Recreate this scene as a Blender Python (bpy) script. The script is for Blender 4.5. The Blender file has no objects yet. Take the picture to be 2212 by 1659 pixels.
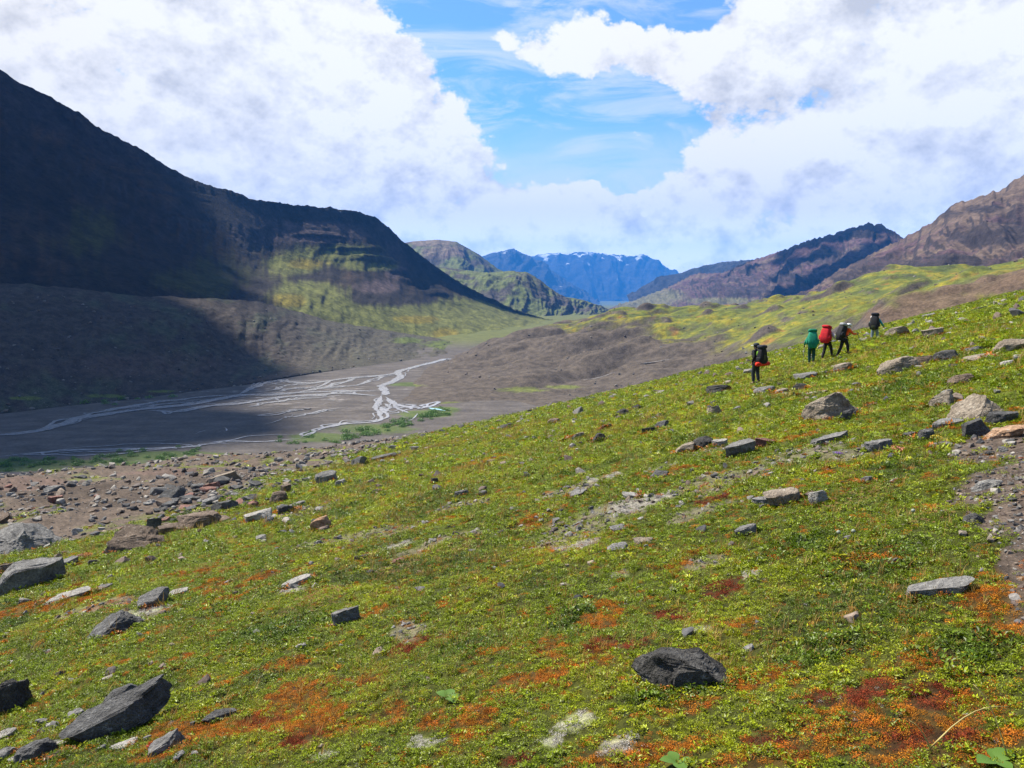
import bpy, bmesh, math, random, time
import numpy as np
from mathutils import Vector, Matrix
T0 = time.time()
scene = bpy.context.scene
COL = scene.collection
rad = math.radians

# ------------------------------------------------------------------ camera
F = 1720.0                       # focal length in the units of a 2212 x 1659 picture
CX, CY = 1106.0, 829.5
PITCH = math.atan((CY - 620.0) / F)
cam_data = bpy.data.cameras.new('camera')
cam = bpy.data.objects.new('camera', cam_data)
COL.objects.link(cam)
cam.location = (0, 0, 0)
cam.rotation_euler = (rad(90) - PITCH, 0, 0)
cam_data.sensor_width = 36.0
cam_data.lens = 36.0 * F / 2212.0
cam_data.clip_start = 0.1
cam_data.clip_end = 60000.0
scene.camera = cam

# ------------------------------------------------------------------ render
scene.render.engine = 'CYCLES'
cy = scene.cycles
cy.max_bounces = 4; cy.diffuse_bounces = 2; cy.glossy_bounces = 2
cy.transmission_bounces = 2; cy.transparent_max_bounces = 8; cy.volume_bounces = 0
cy.use_denoising = True
cy.sample_clamp_indirect = 6.0
scene.view_settings.view_transform = 'Standard'
scene.view_settings.look = 'None'
scene.view_settings.gamma = 1.0
scene.view_settings.use_curve_mapping = False
scene.view_settings.exposure = 1.25
ALB = 0.76                      # all base colours below are scaled by this

SUN_AZ, SUN_EL = -60.0, 53.0
SUN_DIR = Vector((math.sin(rad(SUN_AZ)) * math.cos(rad(SUN_EL)), math.cos(rad(SUN_AZ)) * math.cos(rad(SUN_EL)), math.sin(rad(SUN_EL))))

# ------------------------------------------------------------------ node helpers
def nd(nt, typ, ins=None, **props):
    n = nt.nodes.new(typ)
    for k, v in props.items():
        setattr(n, k, v)
    for k, v in (ins or {}).items():
        if isinstance(v, bpy.types.NodeSocket):
            nt.links.new(v, n.inputs[k])
        else:
            n.inputs[k].default_value = v
    return n

def mth(nt, op, a, b=0.0, c=0.0, clamp=False):
    return nd(nt, 'ShaderNodeMath', {0: a, 1: b, 2: c}, operation=op, use_clamp=clamp).outputs[0]

def smooth(nt, v, lo, hi, a=0.0, b=1.0):
    n = nd(nt, 'ShaderNodeMapRange', {'Value': v, 'From Min': lo, 'From Max': hi, 'To Min': a, 'To Max': b})
    n.interpolation_type = 'SMOOTHSTEP'
    return n.outputs[0]

def mixc(nt, fac, a, b, blend='MIX'):
    n = nt.nodes.new('ShaderNodeMix'); n.data_type = 'RGBA'; n.blend_type = blend
    for k, v in ((0, fac), (6, a), (7, b)):
        if isinstance(v, bpy.types.NodeSocket): nt.links.new(v, n.inputs[k])
        else: n.inputs[k].default_value = v
    return n.outputs[2]

# picture <-> world
def ray(px, py):
    px = np.asarray(px, float); py = np.asarray(py, float)
    xc = (px - CX) / F; yc = -(py - CY) / F
    c, s = math.cos(PITCH), math.sin(PITCH)
    return np.stack([xc, c + yc * s, -s + yc * c], -1)
def at(px, py, Y):
    d = ray(px, py)
    return d * (np.asarray(Y, float) / d[..., 1])[..., None]
def proj(P):
    c, s = math.cos(PITCH), math.sin(PITCH)
    fw = P[..., 1] * c - P[..., 2] * s
    up = P[..., 1] * s + P[..., 2] * c
    fw = np.where(fw < 0.01, 0.01, fw)
    return CX + F * P[..., 0] / fw, CY - F * up / fw

# ------------------------------------------------------------------ world: sky and clouds (direction space)
world = bpy.data.worlds.new('World'); scene.world = world; world.use_nodes = True
wt = world.node_tree; wt.nodes.clear()
SKY_STRENGTH = 0.1
def build_world():
    d = nd(wt, 'ShaderNodeTexCoord').outputs['Generated']
    sep = nd(wt, 'ShaderNodeSeparateXYZ', {0: d})
    X, Y, Z = sep.outputs
    az = mth(wt, 'ARCTAN2', X, Y); el = mth(wt, 'ARCSINE', Z)
    ae = nd(wt, 'ShaderNodeCombineXYZ', {0: az, 1: el, 2: 0.0}).outputs[0]
    warpn = nd(wt, 'ShaderNodeTexNoise', {'Vector': d, 'Scale': 9.0, 'Detail': 6.0, 'Roughness': 0.6})
    warp = nd(wt, 'ShaderNodeVectorMath', {0: warpn.outputs['Color'], 1: (0.5, 0.5, 0.5)}, operation='SUBTRACT').outputs[0]
    warp = nd(wt, 'ShaderNodeVectorMath', {0: warp, 3: 0.10}, operation='SCALE').outputs[0]
    aew = nd(wt, 'ShaderNodeVectorMath', {0: ae, 1: warp}, operation='ADD').outputs[0]
    def blob(px, py, rx, ry, rot, amp, soft=True):
        r = ray(px, py); a0 = math.atan2(r[0], r[1]); e0 = math.asin(r[2] / np.linalg.norm(r))
        m = nd(wt, 'ShaderNodeMapping', {'Vector': aew, 'Location': (a0, e0, 0), 'Rotation': (0, 0, rad(rot)), 'Scale': (rx / F, ry / F, 1)}, vector_type='TEXTURE')
        ln = nd(wt, 'ShaderNodeVectorMath', {0: m.outputs[0]}, operation='LENGTH').outputs['Value']
        return smooth(wt, ln, 1.0, 0.0, 0.0, amp)
    blobs = [  # px, py, rx, ry, rotation, amount
        (330, 180, 860, 400, -8, 0.92), (720, 180, 480, 300, -25, 0.66), (-500, 250, 1000, 620, 0, 0.5),
        (620, 400, 640, 260, -15, 0.60), (880, 440, 220, 150, 0, 0.42), (400,300,700,400,0,.3),
        (1220, 515, 420, 130, 0, 0.62), (1330, 500, 260, 120, 0, 0.4), (1000, 500, 300, 130, 0, .45),
        (960, 330, 200, 150, -20, 0.30), (1220, 430, 420, 130, -8, 0.38), (1120, 95, 210, 85, -10, 0.40), (1260, 75, 300, 120, -8, 0.42), (1420, 120, 240, 150, -30, 0.40),
        (1900, 240, 660, 600, 0, 1.0), (1640, 440, 260, 190, 20, 0.55), (1480, 520, 260, 150, 0, 0.6), (2500, 100, 1000, 800, 0, 0.5),
        (1650, 200, 200, 260, 20, 0.25), (1490, 370, 90, 70, 10, 0.2),
        # clear gaps
        (965, 20, 200, 120, 30, -0.55), (1170, 250, 260, 100, -38, -0.26), (1440, 20, 150, 60, -10, -0.30),
        (1440, 225, 120, 60, -25, -0.36), (1530, 215, 60, 35, 0, -0.2), (1390, 380, 110, 110, 0, -0.30), (1270, 320, 200, 80, -35, -0.16),
        (445, 10, 60, 22, 0, -0.3),
    ]
    cov = None
    for b in blobs:
        v = blob(*b); cov = v if cov is None else mth(wt, 'ADD', cov, v)
    cov = mth(wt, 'MINIMUM', cov, 0.78)
    # the part of the sky behind the camera carries on with broken cloud
    back = smooth(wt, Y, 0.55, 0.1, 0.0, 0.16)
    cov = mth(wt, 'ADD', cov, back)
    def dens(offset):
        v = nd(wt, 'ShaderNodeVectorMath', {0: d, 1: offset}, operation='ADD').outputs[0]
        v = nd(wt, 'ShaderNodeVectorMath', {0: v, 1: (1.0, 1.0, 1.35)}, operation='MULTIPLY').outputs[0]
        n = nd(wt, 'ShaderNodeTexNoise', {'Vector': v, 'Scale': 5.2, 'Detail': 8.0, 'Roughness': 0.56, 'Lacunarity': 2.1, 'Distortion': 0.35}).outputs[0]
        vo = nd(wt, 'ShaderNodeTexVoronoi', {'Vector': v, 'Scale': 13.0, 'Detail': 4.0, 'Roughness': 0.62, 'Lacunarity': 2.2, 'Smoothness': 0.6}, feature='SMOOTH_F1').outputs['Distance']
        vo = mth(wt, 'SUBTRACT', 0.62, vo)
        return mth(wt, 'MULTIPLY_ADD', vo, 0.37, n)
    s = SUN_DIR
    d1 = dens((0, 0, 0))
    d2 = dens((s.x * 0.028, s.y * 0.01, 0.030))
    lit = mth(wt, 'SUBTRACT', d1, d2)
    tot = mth(wt, 'ADD', d1, cov)
    alpha = smooth(wt, tot, 0.74, 0.89)
    thick = smooth(wt, tot, 0.85, 1.35)
    big = nd(wt, 'ShaderNodeTexNoise', {'Vector': d, 'Scale': 3.0, 'Detail': 3.0, 'Roughness': 0.45}).outputs[0]
    shade = mth(wt, 'MULTIPLY_ADD', lit, 2.8, 0.93)
    shade = mth(wt, 'SUBTRACT', shade, mth(wt, 'MULTIPLY', thick, mth(wt, 'MULTIPLY', smooth(wt, big, 0.40, 0.66, 0.0, 0.50), smooth(wt, el, 0.05, 0.16))))
    shade = mth(wt, 'MINIMUM', mth(wt, 'MAXIMUM', shade, 0.0), 1.0)
    k = 1.0 / SKY_STRENGTH
    lowb = smooth(wt, el, 0.10, 0.03, 1.0, 1.7)
    ccol = mixc(wt, shade, (0.285 * k, 0.287 * k, 0.297 * k, 1), (0.475 * k, 0.47 * k, 0.465 * k, 1))
    ccol = nd(wt, 'ShaderNodeVectorMath', {0: ccol, 3: lowb}, operation='SCALE').outputs[0]
    sky = nd(wt, 'ShaderNodeTexSky', sky_type='NISHITA', sun_disc=False, sun_elevation=rad(SUN_EL), sun_rotation=rad(SUN_AZ % 360), air_density=1.0, dust_density=0.4, ozone_density=2.0, altitude=300.0)
    skyc = mixc(wt, 1.0, sky.outputs[0], (0.28, 0.61, 0.87, 1), 'MULTIPLY')
    # thin high cirrus and the pale veil low over the valley end
    cv = nd(wt, 'ShaderNodeMapping', {'Vector': ae, 'Rotation': (0, 0, rad(20)), 'Scale': (3.0, 11.0, 1.0)}).outputs[0]
    cn = nd(wt, 'ShaderNodeTexNoise', {'Vector': cv, 'Scale': 2.2, 'Detail': 6.0, 'Roughness': 0.62, 'Distortion': 0.8}).outputs[0]
    ca = mth(wt, 'MULTIPLY', smooth(wt, cn, 0.34, 0.70), 0.72)
    veil = mth(wt, 'MULTIPLY', smooth(wt, el, 0.25, 0.09), 0.85)
    veil = mth(wt, 'MULTIPLY', veil, smooth(wt, cn, 0.25, 0.60, 0.55, 1.0))
    thin = mth(wt, 'MAXIMUM', mth(wt, 'MAXIMUM', ca, veil), 0.12)
    c1 = mixc(wt, thin, skyc, (0.40 * k, 0.418 * k, 0.44 * k, 1))
    c2 = mixc(wt, alpha, c1, ccol)
    # a bank of small cumulus along the horizon
    def heap(oz, ox=0.0):
        v = nd(wt, 'ShaderNodeVectorMath', {0: d, 1: (ox, 0.0, oz)}, operation='ADD').outputs[0]
        v = nd(wt, 'ShaderNodeVectorMath', {0: v, 1: (1.0, 1.0, 1.25)}, operation='MULTIPLY').outputs[0]
        a = nd(wt, 'ShaderNodeTexVoronoi', {'Vector': v, 'Scale': 24.0, 'Detail': 3.0, 'Roughness': 0.6, 'Lacunarity': 2.2, 'Smoothness': 0.45}, feature='SMOOTH_F1').outputs['Distance']
        b = nd(wt, 'ShaderNodeTexNoise', {'Vector': v, 'Scale': 9.0, 'Detail': 5.0, 'Roughness': 0.55}).outputs[0]
        return mth(wt, 'SUBTRACT', mth(wt, 'MULTIPLY', b, 0.9), mth(wt, 'MULTIPLY', a, 0.75))
    h1 = heap(0.0); h2 = heap(0.011, -0.007)
    t2 = mth(wt, 'ADD', h1, mth(wt, 'MULTIPLY', mth(wt, 'SUBTRACT', 0.088, el), 7.0))
    a2 = mth(wt, 'MULTIPLY', smooth(wt, t2, 0.10, 0.20), 0.95)
    s2 = mth(wt, 'MULTIPLY_ADD', mth(wt, 'SUBTRACT', h1, h2), 6.5, 0.62, clamp=True)
    cc2 = mixc(wt, s2, (0.27 * k, 0.275 * k, 0.29 * k, 1), (0.50 * k, 0.495 * k, 0.49 * k, 1))
    cc2 = nd(wt, 'ShaderNodeVectorMath', {0: cc2, 3: smooth(wt, el, 0.10, 0.03, 1.0, 1.45)}, operation='SCALE').outputs[0]
    c2 = mixc(wt, a2, c2, cc2)
    bg = nd(wt, 'ShaderNodeBackground', {'Color': c2, 'Strength': SKY_STRENGTH})
    out = nd(wt, 'ShaderNodeOutputWorld', {'Surface': bg.outputs[0]})
build_world()
world.cycles.sampling_method = 'NONE'

sun_data = bpy.data.lights.new('sun', 'SUN')
sun_data.energy = 5.0; sun_data.angle = rad(0.5); sun_data.color = (1.0, 0.94, 0.82)
sun = bpy.data.objects.new('sun', sun_data); COL.objects.link(sun)
sun.rotation_euler = (-SUN_DIR).to_track_quat('-Z', 'Y').to_euler()
sun.location = (-300, 100, 400)

# ------------------------------------------------------------------ noise
def _h(ix, iy, seed):
    h = (ix * 374761393 + iy * 668265263 + seed * 974634257) & 0xffffffff
    h = ((h ^ (h >> 13)) * 1274126177) & 0xffffffff
    return (h ^ (h >> 16)) & 0xffff
_ang = np.arange(65536) * (2 * math.pi / 65536)
_gc, _gs = np.cos(_ang).astype(np.float32), np.sin(_ang).astype(np.float32)
def perlin(x, y, seed=0):
    xi = np.floor(x); yi = np.floor(y)
    fx = (x - xi).astype(np.float32); fy = (y - yi).astype(np.float32)
    ix = xi.astype(np.int64); iy = yi.astype(np.int64)
    u = fx * fx * fx * (fx * (fx * 6 - 15) + 10); v = fy * fy * fy * (fy * (fy * 6 - 15) + 10)
    def g(dx, dy):
        h = _h(ix + dx, iy + dy, seed)
        return _gc[h] * (fx - dx) + _gs[h] * (fy - dy)
    a = g(0, 0); b = g(1, 0); c = g(0, 1); e = g(1, 1)
    return (a + (b - a) * u + (c - a) * v + (a - b - c + e) * u * v) * 1.5
def fbm(x, y, oct=4, seed=0, gain=0.5, ridged=False):
    s = 0.0; a = 1.0; n = 0.0; f = 1.0
    for i in range(oct):
        p = perlin(x * f + 17.3 * i, y * f - 9.1 * i, seed + i * 7)
        if ridged: p = 1 - 2 * np.abs(p)
        s = s + a * p; n += a; a *= gain; f *= 2.03
    return s / n
def sst(x, a, b):
    t = np.clip((x - a) / (b - a), 0, 1)
    return t * t * (3 - 2 * t)
def softplus(x):
    return np.where(x > 20, x, np.log1p(np.exp(np.clip(x, -40, 20))))
def mix(a, b, t):
    return a + (b - a) * t[..., None]

# ------------------------------------------------------------------ mesh helpers
def link(o):
    COL.objects.link(o); return o
def mesh_obj(name, verts, faces, mats=(), parent=None, smooth_=True, sharp=None):
    me = bpy.data.meshes.new(name)
    me.from_pydata(verts, [], faces) if not isinstance(verts, np.ndarray) else fast_mesh(me, verts, faces)
    for m in (mats if isinstance(mats, (list, tuple)) else [mats]): me.materials.append(m)
    if smooth_:
        me.polygons.foreach_set('use_smooth', np.ones(len(me.polygons), bool))
        if sharp is not None: me.set_sharp_from_angle(angle=rad(sharp))
    me.update()
    o = link(bpy.data.objects.new(name, me))
    if parent: o.parent = parent
    return o
def fast_mesh(me, V, Fc):
    Fc = np.asarray(Fc)
    k = Fc.shape[1]
    me.vertices.add(len(V)); me.vertices.foreach_set('co', np.ascontiguousarray(V, dtype=np.float32).ravel())
    me.loops.add(Fc.size); me.loops.foreach_set('vertex_index', Fc.astype(np.int32).ravel())
    me.polygons.add(len(Fc)); me.polygons.foreach_set('loop_start', np.arange(0, Fc.size, k, dtype=np.int32))
    me.update(calc_edges=True); me.validate()
def grid_faces(nu, nv, wrap=False):
    i = np.arange(nu - 1)[:, None] * nv; j = np.arange(nv - 1)[None, :]
    a = (i + j).ravel()
    f = np.stack([a, a + nv, a + nv + 1, a + 1], 1)
    if wrap:
        b = (nu - 1) * nv + np.arange(nv - 1); c = np.arange(nv - 1)
        f = np.vstack([f, np.stack([b, c, c + 1, b + 1], 1)])
    return f
def set_col(o, colr, name='col'):
    a = o.data.attributes.new(name, 'FLOAT_COLOR', 'POINT')
    c = np.ones((len(colr), 4), np.float32); c[:, :3] = np.clip(colr * ALB, 0.002, 0.95)
    a.data.foreach_set('color', c.ravel())
def tag(o, label, cat, group=None, kind=None):
    o['label'] = label; o['category'] = cat
    if group: o['group'] = group
    if kind: o['kind'] = kind
    return o
def empty(name, loc=(0, 0, 0), rz=0.0):
    o = link(bpy.data.objects.new(name, None)); o.location = loc; o.rotation_euler = (0, 0, rz); o.empty_display_size = 0.1
    return o

# ------------------------------------------------------------------ materials
def new_mat(name):
    m = bpy.data.materials.new(name); m.use_nodes = True
    m.node_tree.nodes.clear(); return m
def finish(m, bsdf):
    nd(m.node_tree, 'ShaderNodeOutputMaterial', {'Surface': bsdf}); return m
def earth_mat(name, s1, s2, bump=0.5, dist=1.0, rough=0.95, lo=0.62, hi=1.45, s0=None):
    """attribute colour (the kind of ground) broken up by fine procedural grain"""
    m = new_mat(name); nt = m.node_tree
    c = nd(nt, 'ShaderNodeAttribute', attribute_name='col').outputs['Color']
    p = nd(nt, 'ShaderNodeNewGeometry').outputs['Position']
    n1 = nd(nt, 'ShaderNodeTexNoise', {'Vector': p, 'Scale': s1, 'Detail': 8.0, 'Roughness': 0.7}).outputs[0]
    f = smooth(nt, n1, 0.3, 0.7, lo, hi)
    n2 = nd(nt, 'ShaderNodeTexNoise', {'Vector': p, 'Scale': s2, 'Detail': 6.0, 'Roughness': 0.7}).outputs[0]
    f = mth(nt, 'MULTIPLY', f, smooth(nt, n2, 0.25, 0.75, lo, hi))
    cc = nd(nt, 'ShaderNodeVectorMath', {0: c, 3: f}, operation='SCALE').outputs[0]
    h = mth(nt, 'ADD', n1, mth(nt, 'MULTIPLY', n2, 0.4))
    b = nd(nt, 'ShaderNodeBump', {'Height': h, 'Strength': bump, 'Distance': dist}).outputs[0]
    return finish(m, nd(nt, 'ShaderNodeBsdfPrincipled', {'Base Color': cc, 'Roughness': rough, 'Specular IOR Level': 0.15, 'Normal': b}).outputs[0])
def plain(name, col, rough=0.7, spec=0.3, var=0.25, scale=30.0, bump=0.0):
    m = new_mat(name); nt = m.node_tree
    p = nd(nt, 'ShaderNodeTexCoord').outputs['Object']
    n = nd(nt, 'ShaderNodeTexNoise', {'Vector': p, 'Scale': scale, 'Detail': 5.0}).outputs[0]
    f = smooth(nt, n, 0.3, 0.7, 1 - var, 1 + var)
    cc = nd(nt, 'ShaderNodeVectorMath', {0: tuple(q * ALB for q in col), 3: f}, operation='SCALE').outputs[0]
    ins = {'Base Color': cc, 'Roughness': rough, 'Specular IOR Level': spec}
    if bump: ins['Normal'] = nd(nt, 'ShaderNodeBump', {'Height': n, 'Strength': bump, 'Distance': 0.02}).outputs[0]
    return finish(m, nd(nt, 'ShaderNodeBsdfPrincipled', ins).outputs[0])
def leaf_mat(name, rough=0.42, spec=0.5, attr=True, col=(0.1, 0.15, 0.02), vlo=0.45, vhi=1.7, trans=0.25):
    m = new_mat(name); nt = m.node_tree
    if attr: c = nd(nt, 'ShaderNodeAttribute', attribute_name='col', attribute_type='INSTANCER').outputs['Color']
    else: c = nd(nt, 'ShaderNodeRGB').outputs[0]; c.default_value = (*[q * ALB for q in col], 1)
    r = nd(nt, 'ShaderNodeNewGeometry').outputs['Random Per Island']
    f = smooth(nt, r, 0.0, 1.0, vlo, vhi)
    cc = nd(nt, 'ShaderNodeVectorMath', {0: c, 3: f}, operation='SCALE').outputs[0]
    b = nd(nt, 'ShaderNodeBsdfPrincipled', {'Base Color': cc, 'Roughness': rough, 'Specular IOR Level': spec})
    t = nd(nt, 'ShaderNodeBsdfTranslucent', {'Color': cc})
    mx = nd(nt, 'ShaderNodeMixShader', {0: trans, 1: b.outputs[0], 2: t.outputs[0]})
    return finish(m, mx.outputs[0])
def rock_mat(name, col, col2, lichen=0.25, lich=(0.30, 0.29, 0.25), scale=1.0):
    m = new_mat(name); nt = m.node_tree
    p = nd(nt, 'ShaderNodeNewGeometry').outputs['Position']
    n1 = nd(nt, 'ShaderNodeTexNoise', {'Vector': p, 'Scale': 3.0 * scale, 'Detail': 8.0, 'Roughness': 0.65}).outputs[0]
    n2 = nd(nt, 'ShaderNodeTexNoise', {'Vector': p, 'Scale': 22.0 * scale, 'Detail': 8.0, 'Roughness': 0.7}).outputs[0]
    v = nd(nt, 'ShaderNodeTexVoronoi', {'Vector': p, 'Scale': 55.0 * scale, 'Detail': 2.0}).outputs['Distance']
    c = mixc(nt, smooth(nt, n1, 0.32, 0.68), (*col, 1), (*[q * 1.05 for q in col2], 1))
    f = smooth(nt, n2, 0.28, 0.72, 0.5, 1.5)
    c = nd(nt, 'ShaderNodeVectorMath', {0: c, 3: f}, operation='SCALE').outputs[0]
    li = mth(nt, 'MULTIPLY', smooth(nt, n2, 0.57, 0.63), smooth(nt, n1, 0.58 - lichen * 0.5, 0.72 - lichen * 0.5))
    c = mixc(nt, mth(nt, 'MULTIPLY', li, 0.8), c, (*lich, 1))
    h = mth(nt, 'ADD', n2, mth(nt, 'MULTIPLY', v, 0.35))
    b = nd(nt, 'ShaderNodeBump', {'Height': h, 'Strength': 1.0, 'Distance': 0.04 / scale}).outputs[0]
    return finish(m, nd(nt, 'ShaderNodeBsdfPrincipled', {'Base Color': c, 'Roughness': 0.85, 'Specular IOR Level': 0.25, 'Normal': b}).outputs[0])

R = {'g': rock_mat('rock_grey', (0.105, 0.10, 0.096), (0.18, 0.172, 0.162)),
     'd': rock_mat('rock_dark', (0.026, 0.024, 0.023), (0.062, 0.058, 0.053), 0.15, (0.2, 0.2, 0.19)),
     'm': rock_mat('rock_charcoal', (0.045, 0.043, 0.042), (0.10, 0.097, 0.094), 0.25, (0.25, 0.25, 0.24)),
     't': rock_mat('rock_tan', (0.165, 0.132, 0.098), (0.255, 0.21, 0.162)),
     'b': rock_mat('rock_brown', (0.085, 0.060, 0.044), (0.165, 0.120, 0.088)),
     'p': rock_mat('rock_pale', (0.21, 0.195, 0.175), (0.32, 0.30, 0.27)),
     'r': rock_mat('rock_reddish', (0.14, 0.062, 0.048), (0.21, 0.11, 0.085), 0.1),
     'o': rock_mat('rock_orange', (0.24, 0.135, 0.075), (0.34, 0.21, 0.13), 0.1)}
M_ground = earth_mat('tundra_ground', 9.0, 55.0, 0.9, 0.05, lo=0.55, hi=1.5)
M_mid = earth_mat('moraine_ground', 0.16, 0.9, 0.8, 1.6, lo=0.62, hi=1.42)
M_floor = earth_mat('river_gravel', 0.05, 0.5, 0.35, 0.5, lo=0.75, hi=1.28)
M_mtn = earth_mat('mountain_rock', 0.035, 0.16, 0.9, 7.0, lo=0.62, hi=1.42)
M_far = earth_mat('far_rock', 0.006, 0.03, 0.9, 40.0, lo=0.6, hi=1.4)

# ------------------------------------------------------------------ near hillside height
BROW_X = np.array([-400, -200, -100, -51, -18, 0, 60, 140, 300, 600], float)
BROW_Y = np.array([10, 30, 60, 79, 100, 140, 178, 222, 320, 500], float)
def base_z(x, y):
    z = -1.65 + 0.24 * x - 0.148 * y
    edge = np.interp(y, [0, 15, 25, 30, 54, 86, 140], [-13, -12.5, -10.8, -8.8, -9.7, -7.8, -4]) + 1.2 * perlin(y / 9.0, y * 0 + 3.3, 5)
    z = z + 0.185 * 4.0 * softplus((edge - x) / 4.0)          # the rubble bench is level sideways
    yb = np.interp(x, BROW_X, BROW_Y)
    z = z - 0.42 * 9.0 * softplus((y - yb) / 9.0)
    return z, edge
BUMPS = [(20.1, 43.6, 1.5, .36), (18.6, 43.2, 1.6, .10), (9.75, 19.6, .42, -.40), (10.2, 19.9, .5, -.22)]
def G(x, y, fine=True):
    x = np.asarray(x, float); y = np.asarray(y, float)
    z, edge = base_z(x, y)
    r = np.hypot(x, y)
    bench = sst(edge - x, 0, 10)
    z = z + 0.35 * sst(r, 6, 30) * fbm(x / 13, y / 13, 3, 11)
    z = z + bench * (1.0 * fbm(x / 16, y / 16, 3, 12) + 0.35 * fbm(x / 4.5, y / 4.5, 3, 19))
    z = z + 0.10 * fbm(x / 2.6, y / 2.6, 3, 13)
    for bx, by, br, ba in BUMPS:
        z = z + ba * np.exp(-((x - bx) ** 2 + (y - by) ** 2) / br ** 2)
    if fine:
        z = z + 0.045 * fbm(x / 0.75, y / 0.75, 2, 14) + 0.022 * fbm(x / 0.22, y / 0.22, 2, 15) * sst(r, 60, 20)
    return z
_tY = 1.2 * 1.0105 ** np.arange(560)
def hit(px, py, fn=G):
    """point of the hillside seen through a picture point"""
    d = ray(px, py); d = d / d[1]
    P = _tY[:, None] * d[None]
    below = P[:, 2] < fn(P[:, 0], P[:, 1])
    i = int(np.argmax(below)) if below.any() else len(_tY) - 1
    lo, hi_ = (_tY[i - 1], _tY[i]) if i > 0 else (0.8, _tY[0])
    for _ in range(14):
        mid = 0.5 * (lo + hi_); q = mid * d
        if q[2] < fn(q[0:1], q[1:2])[0]: hi_ = mid
        else: lo = mid
    return hi_ * d

# ------------------------------------------------------------------ ground cover masks
def ells(rows):
    out = []
    for px, py, rx, ry in rows:
        c = hit(px, py); a = hit(px, py - ry); b = hit(px, py + ry)
        out.append((c[0], c[1], rx * c[1] / F, max(0.5 * math.hypot(a[0] - b[0], a[1] - b[1]), 0.05), math.atan2(a[0] - b[0], a[1] - b[1])))
    return out
def ellmask(x, y, E):
    m = np.zeros_like(x)
    for cx, cy_, rx, ry, th in E:
        dx, dy = x - cx, y - cy_
        k = dx - dy * math.tan(th)
        q = (k / rx) ** 2 + (dy / (ry * max(math.cos(th), 0.3))) ** 2
        m = np.maximum(m, np.exp(-q))
    return m
E_bare = ells([(1350, 1095, 190, 30), (1560, 1040, 150, 26), (1240, 1150, 150, 26), (1720, 985, 160, 18), (1440, 1010, 60, 10), (1500, 1110, 120, 20),
               (1850, 975, 120, 16), (760, 1165, 200, 12), (980, 1160, 120, 10), (1000, 1090, 90, 9), (640, 1270, 70, 9), (230, 1310, 150, 14), (320, 1330, 60, 10),
               (880, 1370, 60, 30), (1560, 970, 90, 10), (1230, 1060, 90, 12), (640, 1110, 110, 12), (880, 1195, 50, 12), (1530, 1215, 60, 18)])
E_lich = ells([(1240, 1560, 70, 26), (1330, 1610, 50, 22), (1190, 1600, 40, 20), (900, 1610, 70, 20), (1380, 1085, 120, 20), (300, 1320, 120, 14), (1340, 1240, 50, 12),
               (1620, 1245, 30, 10), (1250, 1180, 60, 14), (700, 1630, 60, 16), (640, 1270, 50, 8), (1310, 1030, 80, 8), (860, 1180, 70, 8), (1500, 1360, 60, 14)])
E_oran = ells([(2170, 1270, 80, 70), (1750, 1610, 200, 40), (1350, 1640, 160, 24), (2120, 1620, 120, 30), (1130, 1480, 90, 20), (420, 1590, 120, 24), (1190, 1395, 60, 26), (1300, 1340, 60, 24), (640, 1545, 130, 30), (330, 1630, 70, 26), (2070, 1540, 120, 40), (1790, 1560, 120, 30), (1940, 1640, 130, 26),
               (1000, 1540, 110, 26), (1650, 1640, 200, 26), (720, 1480, 110, 16), (1650, 1460, 70, 20), (100, 1310, 130, 14), (280, 1300, 120, 10), (490, 1270, 120, 14),
               (600, 1440, 60, 12), (1500, 1530, 90, 16), (2170, 1240, 60, 30), (1160, 1120, 60, 10), (1040, 1000, 70, 6), (1730, 945, 60, 6), (1880, 840, 80, 6), (820, 1560, 80, 20)])
E_maro = ells([(1780, 1510, 60, 20), (2060, 1590, 70, 24), (1300, 1390, 60, 16), (560, 1560, 60, 16), (1120, 1640, 60, 18), (1870, 1500, 70, 34), (2010, 1510, 60, 30), (1450, 1330, 60, 20), (1560, 1270, 60, 24), (880, 1395, 60, 24), (1380, 1390, 50, 16), (1660, 1600, 90, 20), (1960, 1600, 80, 22), (650, 1600, 60, 18), (1520, 1085, 60, 10)])
E_dark = ells([(1750, 1170, 150, 40), (1900, 1220, 200, 60), (2100, 1400, 180, 60), (1960, 830, 160, 30), (1000, 1400, 160, 50), (1250, 1340, 110, 40), (600, 1360, 200, 40), (1480, 1500, 200, 24), (1780, 1400, 150, 40), (2130, 880, 90, 16)])
E_path = ells([(2150, 960, 120, 36), (2165, 1040, 125, 50), (2190, 1120, 105, 50), (2215, 1200, 85, 50), (2330, 1150, 190, 160), (2300, 980, 160, 60)])
E_head = ells([(700, 1290, 90, 22), (640, 1330, 60, 16), (860, 1230, 60, 16), (1000, 1190, 80, 14), (1850, 1090, 100, 22), (2010, 1130, 80, 20), (450, 1230, 120, 14)])
E_soil = ells([(300, 1085, 150, 22), (120, 1060, 170, 16), (440, 1035, 160, 8)])
E_pink = ells([(60, 1050, 110, 14), (330, 1022, 110, 6), (400, 1015, 80, 5)])

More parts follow.
